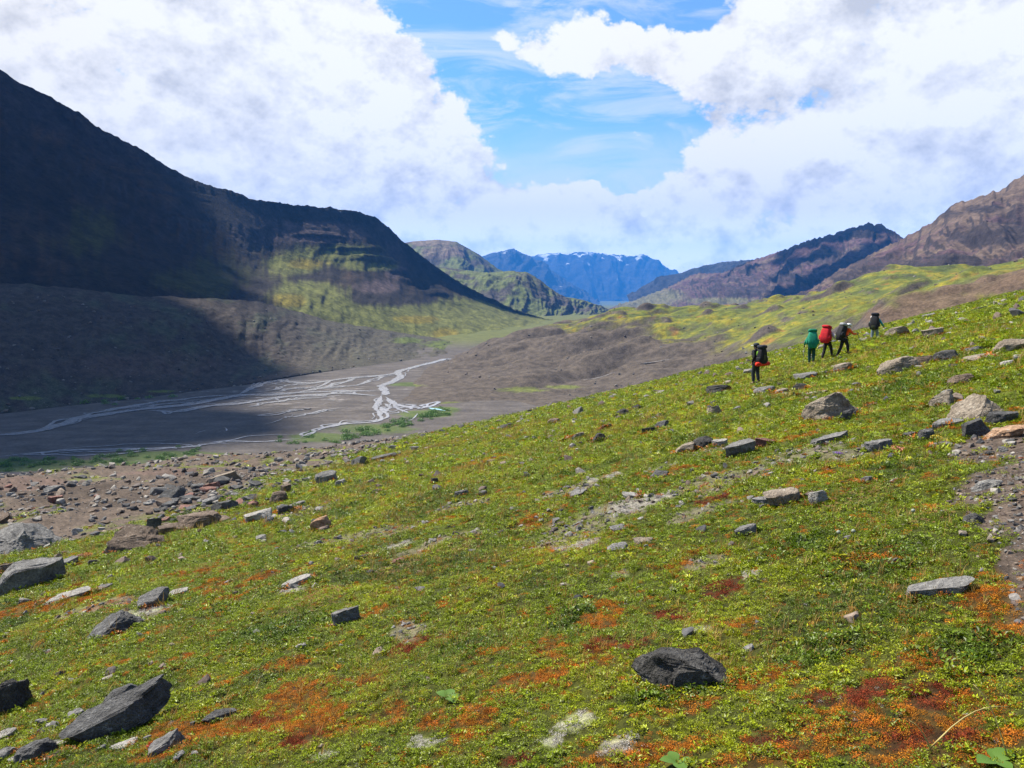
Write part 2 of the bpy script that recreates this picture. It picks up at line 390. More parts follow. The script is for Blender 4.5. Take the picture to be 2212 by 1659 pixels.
C = lambda *a: np.array(a, float)
GREENB, GREENM, GREEND, YELLOWG = C(.255, .295, .003), C(.150, .200, .003), C(.055, .105, .003), C(.29, .30, .004)
ORANGE, MAROON, STRAW, LICHEN = C(.46, .150, .012), C(.19, .034, .012), C(.38, .28, .10), C(.50, .46, .41)
SOIL, RUBB, PINK, PATHC = C(.062, .046, .035), C(.115, .086, .066), C(.130, .088, .070), C(.105, .078, .060)
def masks(x, y):
    x = np.asarray(x, float); y = np.asarray(y, float)
    r = np.hypot(x, y)
    # patches get longer across the slope
    n1 = fbm(x / 1.1, y / 1.6, 4, 31); n2 = fbm(x / .45, y / .6, 3, 32); n3 = fbm(x / 3.2, y / 4.5, 4, 33); n4 = fbm(x / 9, y / 12, 3, 34)
    _, edge = base_z(x, y)
    rub = sst(edge - x + 5 * n3 + 2.0 * n1, 0.0, 3.0)
    th = 0.62 * np.ones_like(x)
    W = 0.55 * n2 + 0.45 * n1
    path = sst(ellmask(x, y, E_path) + 0.25 * n1 + 0.12 * n2, 0.42, 0.62)
    bare = sst(ellmask(x, y, E_bare) + 0.70 * W + 0.22 * n3, 0.44, 0.68)
    lich = sst(ellmask(x, y, E_lich) + 0.75 * W, 0.60, 0.80)
    oran = sst(ellmask(x, y, E_oran) * 0.8 + 0.75 * W + 0.35 * n3 * sst(r, 40, 5) + 0.10, 0.36, 0.52)
    maro = sst(ellmask(x, y, E_maro) * 0.8 + 0.8 * W, 0.38, 0.56)
    dark = sst(ellmask(x, y, E_dark) * 0.7 + 0.5 * n1 + 0.25 * n3, 0.25, 0.75)
    yel = sst(n3 * 0.9 + n4 * 0.6 + 0.35 * n2, 0.0, 0.55)
    soil = sst(ellmask(x, y, E_soil) + 0.4 * n3 + .2 * n1, 0.3, 0.6)
    pink = sst(ellmask(x, y, E_pink) + 0.25 * n3, 0.35, 0.6)
    rgreen = sst(n3 * 1.0 + 0.5 * n1 - 0.6 * soil - 0.8 * pink, 0.16, 0.42)
    return dict(r=r, rub=rub, path=path, bare=bare, lich=lich, oran=oran, maro=maro, dark=dark, yel=yel, soil=soil, pink=pink, rgreen=rgreen, n1=n1, n2=n2, n3=n3, n4=n4)
def veg_colour(k, far):
    c = np.broadcast_to(GREENM, k['r'].shape + (3,)).copy()
    c = mix(c, GREENB, sst(k['n1'] + 0.6 * k['n3'], -0.15, 0.45))
    c = mix(c, YELLOWG, k['yel'] * (0.45 + 0.45 * far))
    c = mix(c, GREEND, np.maximum(k['dark'] * 0.85, .75 * sst(k['n3'] - .5 * k['n1'], .12, .42)))
    return c

# ------------------------------------------------------------------ hillside mesh
def build_hillside():
    a_front = np.concatenate([np.arange(-80, -47, .5), np.arange(-47, 47.001, 0.17), np.arange(47.5, 80, .5)]); a_back = np.arange(80 + 3, 360 - 80, 3.5)
    ang = np.radians(np.concatenate([a_front, a_back]))
    rr = 0.35 * 1.0108 ** np.arange(665)
    A, Rr = np.meshgrid(ang, rr, indexing='ij')
    x, y = Rr * np.sin(A), Rr * np.cos(A)
    z = G(x, y)
    k = masks(x, y)
    far = sst(k['r'], 8, 45)
    c = veg_colour(k, far)
    speck = np.random.default_rng(3).random(x.shape)
    c = mix(c, ORANGE * 0.7, k['oran'] * (0.7 - 0.25 * far)); c = mix(c, MAROON, k['maro'] * 0.8)
    c = mix(c, ORANGE * .6, .5 * sst(k['n2'] + .5 * k['n1'], .15, .5)); c = mix(c, C(.14, .112, .088), k['bare'] * 0.8); c = mix(c, LICHEN * 0.75, k['lich'] * 0.55)
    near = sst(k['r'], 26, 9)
    c = mix(c, C(.028, .024, .010), near * 0.82 * (1 - k['lich']) * (1 - k['bare']))      # shade between the near leaves, painted into the ground colour
    rb = np.broadcast_to(RUBB, c.shape).copy()
    rb = mix(rb, SOIL * 1.25, k['soil']); rb = mix(rb, PINK, k['pink'])
    rb = rb * (0.8 + 0.5 * (speck[..., None] - .3))
    rb = mix(rb, C(.13, .16, .03), k['rgreen'] * 0.75)
    c = mix(c, rb, k['rub'])
    c = mix(c, PATHC * (0.75 + 0.5 * speck[..., None]), k['path'])
    yb = np.interp(x, BROW_X, BROW_Y)
    c = mix(c, C(.14, .115, .10), sst(y - yb, 12, 40))
    V = np.stack([x, y, z], -1).reshape(-1, 3)
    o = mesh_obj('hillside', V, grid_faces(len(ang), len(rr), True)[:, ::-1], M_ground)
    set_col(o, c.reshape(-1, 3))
    tag(o, 'green and rust tundra slope falling from right to left with rubble bench', 'hillside', kind='structure')
    return o
build_hillside()

# ------------------------------------------------------------------ valley floor, one sheet to the horizon
ZF = -80.0
def floor_z(x, y):
    return ZF - 0.019 * np.clip(y - 2000, 0, 11000)
def at_floor(px, py, z=ZF):
    d = ray(px, py)
    return d * (z / d[..., 2])[..., None]
def axis(lo, dl, dh, hi, step, n):
    m = np.arange(dl, dh, step)
    a = dl - np.geomspace(step, dl - lo, n)[::-1]; b = m[-1] + np.geomspace(step, hi - m[-1], n)
    return np.concatenate([a, m, b])
def pmask(px, py, rows, nz=0.0):
    m = np.zeros_like(px)
    for a, b, rx, ry in rows:
        m = np.maximum(m, np.exp(-((px - a) / rx) ** 2 - ((py - b) / ry) ** 2))
    return m
def build_floor():
    xs = axis(-19500, -560, 260, 19500, 1.6, 42); ys = axis(-1200, 300, 950, 24500, 1.6, 48)
    x, y = np.meshgrid(xs, ys, indexing='ij')
    z = floor_z(x, y)
    ins = (x > -560) & (x < 260) & (y > 300) & (y < 950)
    z = z + np.where(ins, 0.12 * fbm(x / 60, y / 12, 3, 41), 0) - 0.15
    P = np.stack([x, y, z], -1)
    px, py = proj(P)
    n = fbm(x / 40, y / 9, 4, 42); n2 = fbm(x / 9, y / 3, 3, 43); n3 = fbm(x / 60, y / 60, 3, 44)
    c = np.broadcast_to(C(.092, .079, .070), x.shape + (3,)).copy()
    c = c * (1 + 0.35 * n[..., None])
    # pale silt left between the braids
    c = mix(c, C(.33, .30, .28), sst(n2 + 0.6 * n, 0.28, 0.60) * pmask(px, py, [(640, 850, 220, 36), (560, 850, 330, 26)]))
    g = sst(pmask(px, py, [(90, 1000, 230, 13), (350, 985, 180, 10), (690, 945, 70, 10), (830, 925, 110, 14), (920, 895, 60, 9), (960, 885, 40, 8), (40, 1010, 180, 12), (900, 830, 60, 5)]) + 0.5 * n3 + 0.25 * n2, 0.35, 0.65)
    c = mix(c, C(.075, .105, .022), g * 0.85)
    c = mix(c, C(.105, .115, .028), sst(y, 1000, 1250) * 0.9)
    c = mix(c, C(.12, .10, .09), sst(pmask(px, py, [(200, 1025, 600, 14)]), .2, .6) * (1 - g))
    o = mesh_obj('valley_floor', P.reshape(-1, 3), grid_faces(len(xs), len(ys))[:, ::-1] if False else grid_faces(len(xs), len(ys)), M_floor)
    set_col(o, c.reshape(-1, 3))
    tag(o, 'flat grey gravel outwash plain on the valley floor', 'valley floor', kind='structure')
build_floor()

# ------------------------------------------------------------------ river
def water_mat(name, col, rough=0.16):
    m = new_mat(name); nt = m.node_tree
    p = nd(nt, 'ShaderNodeNewGeometry').outputs['Position']
    n = nd(nt, 'ShaderNodeTexNoise', {'Vector': p, 'Scale': 0.45, 'Detail': 5.0, 'Roughness': 0.6}).outputs[0]
    c = mixc(nt, smooth(nt, n, 0.35, 0.7), (*col, 1), (min(col[0] * 1.5, .8), min(col[1] * 1.5, .8), min(col[2] * 1.5, .8), 1))
    b = nd(nt, 'ShaderNodeBump', {'Height': n, 'Strength': 0.25, 'Distance': 0.3}).outputs[0]
    return finish(m, nd(nt, 'ShaderNodeBsdfPrincipled', {'Base Color': c, 'Roughness': rough, 'IOR': 1.33, 'Specular IOR Level': 0.6, 'Normal': b}).outputs[0])
M_water = water_mat('silty_water', (0.215, 0.21, 0.215), 0.2)
M_pool = water_mat('meltwater_pool', (0.20, 0.36, 0.38))
def z7(pts): return [(p[0] * .44, 664 + p[1] * .44) for p in pts]
def catmull(P, n):
    P = np.asarray(P, float)
    Q = np.vstack([2 * P[0] - P[1], P, 2 * P[-1] - P[-2]])
    t = np.linspace(0, len(P) - 1 - 1e-6, n); i = t.astype(int); f = (t - i)[:, None]
    a, b, c, d = Q[i], Q[i + 1], Q[i + 2], Q[i + 3]
    return 0.5 * (2 * b + (c - a) * f + (2 * a - 5 * b + 4 * c - d) * f ** 2 + (3 * b - a - 3 * c + d) * f ** 3)
RV, RF = [], []
def ribbon(P, w0, w1, seed, lift=0.12, V=RV, Fc=RF, wig=1.0):
    """a strip of water along world points P, its width wandering"""
    L = np.sum(np.linalg.norm(np.diff(P[:, :2], axis=0), axis=1)); n = max(int(L / 2.0), 8)
    Q = catmull(P, n)
    s = np.linspace(0, L, n)
    Q[:, 0] += wig * (4.5 * fbm(s / 30, s * 0 + seed, 3, 50 + seed)); Q[:, 1] += wig * (3.5 * fbm(s / 26, s * 0 - seed, 3, 70 + seed))
    d = np.gradient(Q[:, :2], axis=0); d /= np.linalg.norm(d, axis=1)[:, None] + 1e-9
    nrm = np.stack([-d[:, 1], d[:, 0]], 1)
    w = np.linspace(w0, w1, n) * 0.5 * (1 + 0.75 * fbm(s / 15, s * 0 + 2.2, 3, 90 + seed))
    w2 = np.linspace(w0, w1, n) * 0.5 * (1 + 0.75 * fbm(s / 15, s * 0 + 8.2, 3, 95 + seed))
    w = np.clip(w, .12 * w0, None); w2 = np.clip(w2, .12 * w0, None)
    taper = np.clip(np.minimum(s, L - s) / 10, 0.15, 1)
    b = len(V)
    for i in range(n):
        z = Q[i, 2] + lift + 0.0011 * (seed % 97)
        V.append((Q[i, 0] + nrm[i, 0] * w[i] * taper[i], Q[i, 1] + nrm[i, 1] * w[i] * taper[i], z))
        V.append((Q[i, 0] - nrm[i, 0] * w2[i] * taper[i], Q[i, 1] - nrm[i, 1] * w2[i] * taper[i], z))
    for i in range(n - 1): Fc.append((b + 2 * i, b + 2 * i + 1, b + 2 * i + 3, b + 2 * i + 2))
def floor_pts(D):
    D = np.asarray(D, float); return at_floor(D[:, 0], D[:, 1])
CH = [  # traced channels: points, width start, end (m)
    ([(2225, 254), (2170, 256), (2090, 280), (2000, 300), (1960, 320), (1962, 345), (1900, 375), (1872, 390), (1890, 412), (1885, 432)], 9, 8),
    ([(1960, 322), (1900, 331), (1760, 342), (1640, 358), (1500, 372), (1350, 358), (1300, 375), (1230, 400), (1170, 425)], 7, 5),
    ([(1885, 412), (1700, 410), (1560, 415), (1430, 420), (1300, 430), (1180, 430), (1100, 448), (1000, 465), (920, 480), (800, 490), (700, 500), (600, 512), (480, 530), (380, 545), (330, 565), (250, 590), (150, 610), (-60, 632)], 7, 9),
    ([(1170, 428), (1000, 440), (900, 452), (800, 462), (680, 480), (560, 500), (440, 525), (380, 545)], 6, 5),
    ([(1870, 436), (1760, 428), (1640, 422), (1560, 432), (1400, 441), (1280, 455), (1200, 470), (1090, 478), (980, 490), (900, 512), (800, 510), (720, 505)], 5, 2.5),
    ([(1640, 358), (1560, 390), (1430, 400), (1330, 420)], 4, 2.5), ([(1760, 343), (1650, 380), (1500, 410), (1380, 430)], 3.5, 2.5),
    ([(1940, 325), (1830, 352), (1750, 382), (1600, 395), (1480, 415)], 3, 2), ([(1500, 372), (1400, 385), (1320, 408), (1200, 420)], 3, 2),
    ([(1880, 432), (1850, 470), (1840, 500), (1872, 530), (1850, 555), (1700, 565), (1600, 590), (1540, 610), (1480, 638)], 3.4, 1.6),
    ([(1895, 440), (1940, 475), (1960, 500), (2015, 520)], 3.6, 2), ([(1900, 450), (1950, 478), (2050, 490), (2110, 487), (2160, 462), (2240, 446)], 5, 2.5),
    ([(1880, 470), (1910, 490), (1890, 515), (1860, 540)], 3, 2), ([(1960, 500), (1920, 512), (1880, 500)], 2.5, 2), ([(2050, 520), (2040, 545), (1980, 565)], 1.2, 1),
    ([(1500, 640), (1300, 660), (1100, 655), (1060, 665), (930, 683), (800, 690), (600, 693), (400, 702), (200, 712), (-40, 736)], 1.6, 2.6),
    ([(1470, 622), (1250, 628), (1150, 648), (1070, 662), (1020, 668)], 1.5, 3),
    ([(1000, 465), (900, 468), (760, 480), (620, 492), (520, 508)], 3, 2.5), ([(1170, 470), (1060, 474), (960, 470)], 2, 1.5),
    ([(1100, 590), (1095, 605), (1075, 612)], 2.2, 1.2), ([(1560, 450), (1640, 456), (1600, 462)], 2.0, 1.0), ([(1700, 432), (1600, 440), (1470, 447), (1350, 462), (1240, 490)], 2.2, 1.4),
    ([(1500, 500), (1420, 512), (1330, 520)], 2.2, 1.0), ([(1400, 540), (1330, 566), (1260, 574)], 1.6, .8), ([(1700, 490), (1580, 508), (1480, 530), (1390, 545)], 1.6, .8),
    ([(760, 625), (690, 632), (640, 640)], 1.4, .6), ([(520, 640), (470, 648), (420, 646)], 1.4, .6), ([(1030, 600), (980, 612), (940, 630)], 1.0, .6), ([(860, 648), (780, 654), (700, 650)], 1.2, .6),
]
for i, (pts, w0, w1) in enumerate(CH): ribbon(floor_pts(z7(pts)), w0 * .82, w1 * .82, i)
rgw = np.random.default_rng(21)
for ci, cnt in ((0, 2), (1, 9), (2, 16), (3, 9), (4, 12), (9, 6), (10, 4), (11, 3), (15, 6), (17, 7), (21, 7), (5, 4), (6, 4), (7, 4), (8, 3), (22, 4), (24, 4)):
    base = catmull(floor_pts(z7(CH[ci][0])), 60)
    for j in range(cnt):
        a = rgw.integers(0, 34); b = min(59, a + rgw.integers(16, 45)); Q = base[a:b:4].copy()
        if len(Q) < 4: continue
        t = np.linspace(0, math.pi, len(Q)); amp = rgw.uniform(-16, 16)
        Q[:, 1] += amp * np.sin(t) + rgw.normal(0, 1.6, len(Q)); Q[:, 0] += amp * .6 * np.sin(t) + rgw.normal(0, 2.5, len(Q))
        ribbon(Q, rgw.uniform(.8, 3.0), rgw.uniform(.6, 2.0), 40 + ci * 11 + j)
rv = mesh_obj('river', RV, RF, M_water)
tag(rv, 'pale silty braided river spread in many threads over the grey plain', 'river', kind='structure')
PV, PF = [], []
ribbon(floor_pts(z7([(2105, 494), (2140, 500), (2190, 508)])), 7, 5, 3, 0.2, PV, PF, 0.3)
tag(mesh_obj('pool', PV, PF, M_pool), 'small turquoise meltwater pool where the side stream meets the plain', 'pool', kind='structure')

# ------------------------------------------------------------------ moraine (hummocky ground in the middle of the valley)
TP = []
def tp(px, py, Y=None, z=None):
    TP.append(at(px, py, Y) if z is None else at_floor(px, py, z))
for p in [(870, 845), (885, 815), (905, 800), (960, 885), (1000, 892), (1060, 872), (985, 775), (1010, 764)]: tp(*p, z=-81.0)
for p in [(930, 842), (985, 860)]: tp(*p, z=-79.0)
tp(1010, 755, 930, None); tp(1200, 850, z=-77.0); tp(1330, 838, z=-72.0)
for p in [(1250, 814, 640), (1300, 808, 640), (1400, 800, 625), (1468, 793, 610), (1600, 775, 480), (1040, 820, 640), (1100, 800, 660), (1180, 806, 640), (1100, 770, 760), (1000, 800, 720),
          (1060, 735, 890), (1100, 722, 900), (1160, 699, 910), (1250, 687, 930), (1330, 674, 960), (1420, 668, 950), (1500, 664, 920), (1600, 661, 860), (1700, 656, 800), (1760, 641, 760),
          (1850, 602, 750), (1930, 584, 750), (2000, 580, 740), (2080, 582, 700), (2212, 585, 640), (2400, 560, 600), (2700, 540, 560),
          (1150, 745, 800), (1230, 710, 850), (1300, 742, 730), (1380, 715, 740), (1450, 716, 690), (1520, 735, 650), (1250, 785, 700), (1400, 765, 650), (1600, 722, 600), (1700, 692, 560),
          (1520, 690, 780), (1620, 690, 680), (1800, 700, 450), (1850, 692, 420), (1800, 665, 580), (1900, 650, 490), (1950, 625, 560), (2050, 605, 560), (1960, 668, 370), (2000, 650, 340), (2130, 612, 320), (2212, 578, 320),
          (2400, 520, 320), (2700, 470, 330)]: tp(*p)
for x, y, z in [(-150, 1100, -92), (0, 1180, -88), (120, 1200, -72), (300, 1150, -50), (500, 1000, -20), (700, 900, 0), (-260, 760, -84), (-140, 460, -84), (-60, 420, -86), (40, 400, -84), (120, 400, -70),
                (200, 330, -50), (130, 260, -60), (260, 240, -25), (420, 220, 10), (-250, 640, -84), (-200, 900, -86)]: TP.append(np.array([x, y, z], float))
TPA = np.array(TP)
def tps_fit(P, lam=0.02):
    X = P[:, :2] / 100.0; n = len(X)
    d2 = ((X[:, None] - X[None]) ** 2).sum(-1)
    K = 0.5 * d2 * np.log(d2 + 1e-9)
    A = np.zeros((n + 3, n + 3)); A[:n, :n] = K + lam * np.eye(n); A[:n, n] = 1; A[:n, n + 1:] = X; A[n, :n] = 1; A[n + 1:, :n] = X.T
    b = np.zeros(n + 3); b[:n] = P[:, 2]
    return X, np.linalg.solve(A, b)
_TX, _TW = tps_fit(TPA)
def tps(x, y):
    X = np.stack([np.ravel(x), np.ravel(y)], -1) / 100.0
    out = _TW[len(_TX)] + X @ _TW[len(_TX) + 1:]
    for i in range(len(_TX)):
        d2 = ((X - _TX[i]) ** 2).sum(-1); out += _TW[i] * 0.5 * d2 * np.log(d2 + 1e-9)
    return out.reshape(np.shape(x))
def moraine_z(x, y, full=False):
    z = tps(x, y)
    wx = x + 12 * fbm(x / 60, y / 60, 2, 60); wy = y + 12 * fbm(x / 60, y / 60, 2, 61)
    hum = fbm(wx / 95, wy / 64, 3, 62, 0.36)
    hum = np.maximum(hum, -0.5) + .75 * np.abs(perlin(wx / 90, wy / 60, 68)) + .22 * np.abs(perlin(wx / 38, wy / 31, 69)) - .26
    amp = 15.0 * sst(z, -82, -66) * (1 - .62 * sst(x, 120, 300))
    cone = np.maximum(fbm(wx / 34, wy / 34, 2, 63, .3) - 0.30, 0)
    zz = z + amp * (hum - 0.1) + 19.0 * cone * sst(z, -60, -38) + 0.8 * fbm(x / 12, y / 12, 3, 64) * sst(z, -81, -76)
    return (zz, hum, cone, z) if full else zz
def build_moraine():
    xs = np.arange(-300, 640, 2.2); ys = np.arange(215, 1200, 2.2)
    x, y = np.meshgrid(xs, ys, indexing='ij')
    z, hum, cone, z0 = moraine_z(x, y, True)
    P = np.stack([x, y, z], -1); px, py = proj(P)
    gx, gy = np.gradient(z, 2.2); slope = np.hypot(gx, gy)
    n = fbm(x / 25, y / 25, 4, 65); n2 = fbm(x / 6, y / 6, 3, 66)
    c = np.broadcast_to(C(.088, .070, .055), x.shape + (3,)).copy() * (1 + 0.25 * n2[..., None])
    c = mix(c, C(.070, .058, .050), sst(slope + .2 * n, .40, .85) * .8)
    green = sst(z0 + 14 * n + 8 * n2 - 70 * cone + .03 * np.clip(x - 150, 0, 500), -46, -32) * sst(slope - 0.25 * n, 0.85, 0.45)
    gcol = mix(np.broadcast_to(C(.125, .14, .018), c.shape), C(.21, .18, .015), sst(n2 + n, 0, .5))
    gcol = mix(gcol, C(.24, .13, .03), sst(fbm(x / 14, y / 14, 3, 67), .28, .5))
    gcol = mix(gcol, C(.07, .09, .02), sst(n, .1, -.4))
    c = mix(c, gcol, green * 0.92)
    spots = sst(pmask(px, py, [(870, 833, 60, 6), (1130, 842, 70, 8), (1220, 836, 60, 6), (980, 872, 50, 6)]) + .4 * n2, .5, .8)
    c = mix(c, C(.13, .15, .03), spots * 0.8)
    # reddish scree tongue under the right-hand cliffs
    tongue = sst(pmask(px, py, [(1930, 680, 90, 22), (2020, 650, 110, 26), (2120, 615, 120, 26), (2220, 580, 120, 30), (2330, 540, 150, 40)]) + .25 * n, .35, .6) * sst(y, 440, 400)
    c = mix(c, C(.115, .078, .055), tongue * .95)
    o = mesh_obj('moraine', P.reshape(-1, 3), grid_faces(len(xs), len(ys)), M_mid)
    set_col(o, c.reshape(-1, 3))
    tag(o, 'hummocky grey and green moraine ridge crossing the middle of the valley', 'moraine', kind='structure')
build_moraine()
SV, SF = [], []
for k_, pts in enumerate([[(1248, 814), (1289, 809), (1330, 806)], [(1375, 804), (1408, 799), (1468, 793)]]):
    P = np.array([hit(a, b, moraine_z) for a, b in pts]) if False else np.array([at(a, b, 632) for a, b in pts])
    P[:, 2] = moraine_z(P[:, 0], P[:, 1]) + 0.6
    ribbon(P, 1.6, 2.0, k_ + 4, 0.0, SV, SF, 0.4)
tag(mesh_obj('stream', SV, SF, M_water), 'thin white side stream at the foot of the grey moraine', 'stream', kind='structure')

# ------------------------------------------------------------------ mountains as lofted slopes
def resample(row, nu):
    P = np.array([at(*p) for p in row]); x = np.array([p[0] for p in row], float)
    t = (x - x[0]) / (x[-1] - x[0])
    u = np.linspace(0, 1, nu)
    return np.stack([np.interp(u, t, P[:, k]) for k in range(3)], -1)
def blur_u(A, k):
    for _ in range(k):
        B = A.copy(); B[1:-1] = (A[:-2] + 2 * A[1:-1] + A[2:]) / 4; A = B
    return A
def loft(name, rows, nu, nv, colour, mat, label, cat, gully=14.0, gl=90.0, rough=3.0, crag=2.0, strata=0.0, strat_p=14.0, seed=0, back=(0, 400, -60), kind='structure', blur=6, foot=0.0, strata_top=False):
    C0 = [resample(r, nu) for r in rows]
    C0 = [C0[0]] + [blur_u(c, blur * nu // 60) for c in C0[1:]]
    arc = np.concatenate([[0], np.cumsum(np.linalg.norm(np.diff(C0[0][:, :2], axis=0), axis=1))])
    cs = max(1.0, rough / 10.0)
    C0[0][:, 2] += crag * (fbm(arc / (30 * cs), arc * 0 + seed, 4, 200 + seed, 0.6) + 0.5 * np.maximum(perlin(arc / 9, arc * 0, 201 + seed), 0))
    Q = np.stack(C0, 1)                                          # nu x rows x 3
    t = np.linspace(0, len(rows) - 1, nv); i = np.minimum(t.astype(int), len(rows) - 2); f = (t - i)[None, :, None]
    Qp = np.concatenate([2 * Q[:, :1] - Q[:, 1:2], Q, 2 * Q[:, -1:] - Q[:, -2:-1]], 1)
    a, b, c_, d = Qp[:, i], Qp[:, i + 1], Qp[:, i + 2], Qp[:, i + 3]
    S = 0.5 * (2 * b + (c_ - a) * f + (2 * a - 5 * b + 4 * c_ - d) * f ** 2 + (3 * b - a - 3 * c_ + d) * f ** 3)
    V = np.concatenate([np.zeros((nu, 1)), np.cumsum(np.linalg.norm(np.diff(S, axis=1), axis=2), axis=1)], 1)
    U = np.broadcast_to(arc[:, None], V.shape)
    du = np.gradient(S, axis=0); dv = np.gradient(S, axis=1)
    N = np.cross(dv, du); N /= np.linalg.norm(N, axis=2)[..., None] + 1e-9
    if N[..., 2].mean() < 0: N = -N
    env = sst(V, 0, 0.18 * V.max()) * 0.9 + 0.02; env = env * (1 - foot * sst(V / V[:, -1:], .72, .95))
    w = 0.5 * gl * fbm(U / (3 * gl), V / (3 * gl), 2, 210 + seed)
    g1 = fbm((U + w) / gl, V / (5.5 * gl), 4, 211 + seed, 0.5, ridged=True)
    g2 = fbm((U + w) / (gl * .3), V / (2.2 * gl), 3, 212 + seed, 0.5, ridged=True)
    disp = gully * (g1 - 0.2) * env + 0.28 * gully * g2 * env + rough * fbm(U / (gl * .35), V / (gl * .35), 5, 213 + seed, 0.55) * env
    band = np.zeros_like(disp)
    if strata:
        zz = S[..., 2] / strat_p + 0.5 * fbm(U / (4 * gl), V / (4 * gl), 3, 214 + seed)
        fr = zz - np.floor(zz)
        band = sst(fr, 0.0, 0.25) - sst(fr, 0.55, 0.62)
        patchy = sst(fbm(U / (3 * gl), V / (1.2 * gl), 3, 215 + seed), 0.0, 0.30) * env
        if strata_top: patchy = patchy * sst(V / V[:, -1:], .34, .16)
        disp = disp + strata * (band - .4) * patchy
        band = band * patchy
    S = S + N * disp[..., None]
    sN = np.cross(np.gradient(S, axis=1), np.gradient(S, axis=0)); sN /= np.linalg.norm(sN, axis=2)[..., None] + 1e-9
    steep = 1 - np.abs(sN[..., 2])
    px, py = proj(S)
    colr = colour(S, px, py, U, V, g1, steep, band)
    bx, by, bz = back
    fr_ = np.array([1.0, 0.55, 0.25, 0.08])[None, :, None]
    B = C0[0][:, None, :] + fr_ * np.array([bx, by, bz])[None, None] * np.array([1, 1, 1])
    B[:, :, 2] = C0[0][:, None, 2] + np.array([1.0, 0.45, 0.16, 0.03])[None] * bz
    cb = np.repeat(colr[:, :1], 4, 1)
    S = np.concatenate([B, S], 1); colr = np.concatenate([cb, colr], 1)
    o = mesh_obj(name, S.reshape(-1, 3), grid_faces(nu, nv + 4), mat)
    set_col(o, colr.reshape(-1, 3))
    tag(o, label, cat, kind=kind)
    return S[:, 4:]

BLACK, DBROWN, OLIVE = C(.020, .0155, .012), C(.044, .028, .018), C(.042, .042, .010)
LGREEN, LYEL = C(.118, .122, .030), C(.185, .150, .022)
def left_colour(P, px, py, U, V, g1, steep, band):
    n = fbm(U / 130, V / 220, 4, 301); n2 = fbm(U / 26, V / 60, 3, 302); vs = fbm(U / 11, V / 240, 2, 303)
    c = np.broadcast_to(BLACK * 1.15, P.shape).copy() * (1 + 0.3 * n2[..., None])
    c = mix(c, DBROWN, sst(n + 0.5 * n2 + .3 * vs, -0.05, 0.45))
    c = mix(c, C(.085, .060, .056), sst(pmask(px, py, [(690, 500, 160, 34), (560, 500, 80, 50), (850, 560, 40, 60), (820, 620, 70, 22)]) + .3 * n2, .45, .8))
    c = mix(c, OLIVE, sst(pmask(px, py, [(380, 600, 260, 50), (200, 500, 90, 80), (520, 600, 120, 60)]) * .7 + .8 * n + .3 * vs, .35, .8) * .9)
    gm = pmask(px, py, [(710, 550, 130, 30), (800, 572, 80, 20), (640, 570, 80, 30), (860, 690, 210, 52), (980, 680, 170, 46), (1080, 700, 120, 36), (660, 640, 110, 40), (740, 660, 150, 46), (920, 720, 130, 30), (1150, 690, 60, 20)])
    gm = gm * (1 - 0.9 * pmask(px, py, [(820, 602, 76, 14), (770, 598, 40, 12), (880, 640, 60, 16), (790, 640, 40, 20)]))
    gg = sst(gm + .28 * n + .22 * vs, .34, .72)
    gc = mix(np.broadcast_to(LGREEN, P.shape), LYEL, sst(pmask(px, py, [(660, 570, 60, 16), (620, 650, 60, 20), (900, 690, 60, 12), (960, 720, 40, 16)]) + .3 * n2, .4, .8))
    c = mix(c, gc, gg)
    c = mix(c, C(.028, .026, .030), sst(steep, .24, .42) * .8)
    return c
rows_left = [
    [(-900, -250, 1000), (-300, 20, 1050), (0, 150, 1100), (40, 178, 1115), (115, 212, 1140), (170, 245, 1160), (210, 275, 1180), (300, 320, 1230), (360, 358, 1265), (430, 395, 1310), (500, 412, 1370), (540, 430, 1400), (640, 443, 1500), (700, 448, 1560),
     (780, 458, 1640), (815, 473, 1670), (840, 492, 1690), (870, 520, 1710), (900, 545, 1735), (940, 575, 1760), (1000, 615, 1800), (1050, 640, 1830), (1110, 668, 1880), (1185, 690, 1950), (1230, 702, 2000)],
    [(-900, 0, 900), (0, 240, 1040), (200, 345, 1120), (430, 440, 1260), (600, 478, 1430), (730, 492, 1550), (800, 510, 1610), (850, 548, 1650), (900, 585, 1690), (1000, 640, 1770), (1110, 682, 1850), (1185, 694, 1920), (1230, 704, 1980)],
    [(-900, 300, 780), (0, 420, 900), (200, 480, 980), (400, 540, 1110), (560, 575, 1260), (690, 575, 1400), (800, 585, 1500), (860, 622, 1530), (950, 672, 1560), (1100, 700, 1660), (1185, 702, 1760), (1230, 708, 1950)],
    [(-900, 520, 680), (0, 560, 780), (200, 600, 830), (360, 625, 900), (520, 640, 1000), (640, 650, 1110), (760, 660, 1240), (870, 688, 1310), (960, 716, 1360), (1100, 722, 1480), (1185, 714, 1600), (1230, 712, 1930)],
    [(-900, 700, 620), (0, 670, 720), (200, 680, 760), (360, 690, 820), (520, 700, 900), (640, 716, 990), (760, 730, 1080), (880, 742, 1180), (980, 754, 1220), (1060, 752, 1260), (1185, 730, 1430), (1230, 724, 1600)],
]
loft('dark_mountain', rows_left, 640, 230, left_colour, M_mtn, 'huge dark mountain flank with a stepped ridge falling toward the valley end', 'mountain', gully=4.5, gl=75, rough=1.2, crag=5.5, seed=1, back=(-350, 500, -90), strata=5, strat_p=22, strata_top=True)

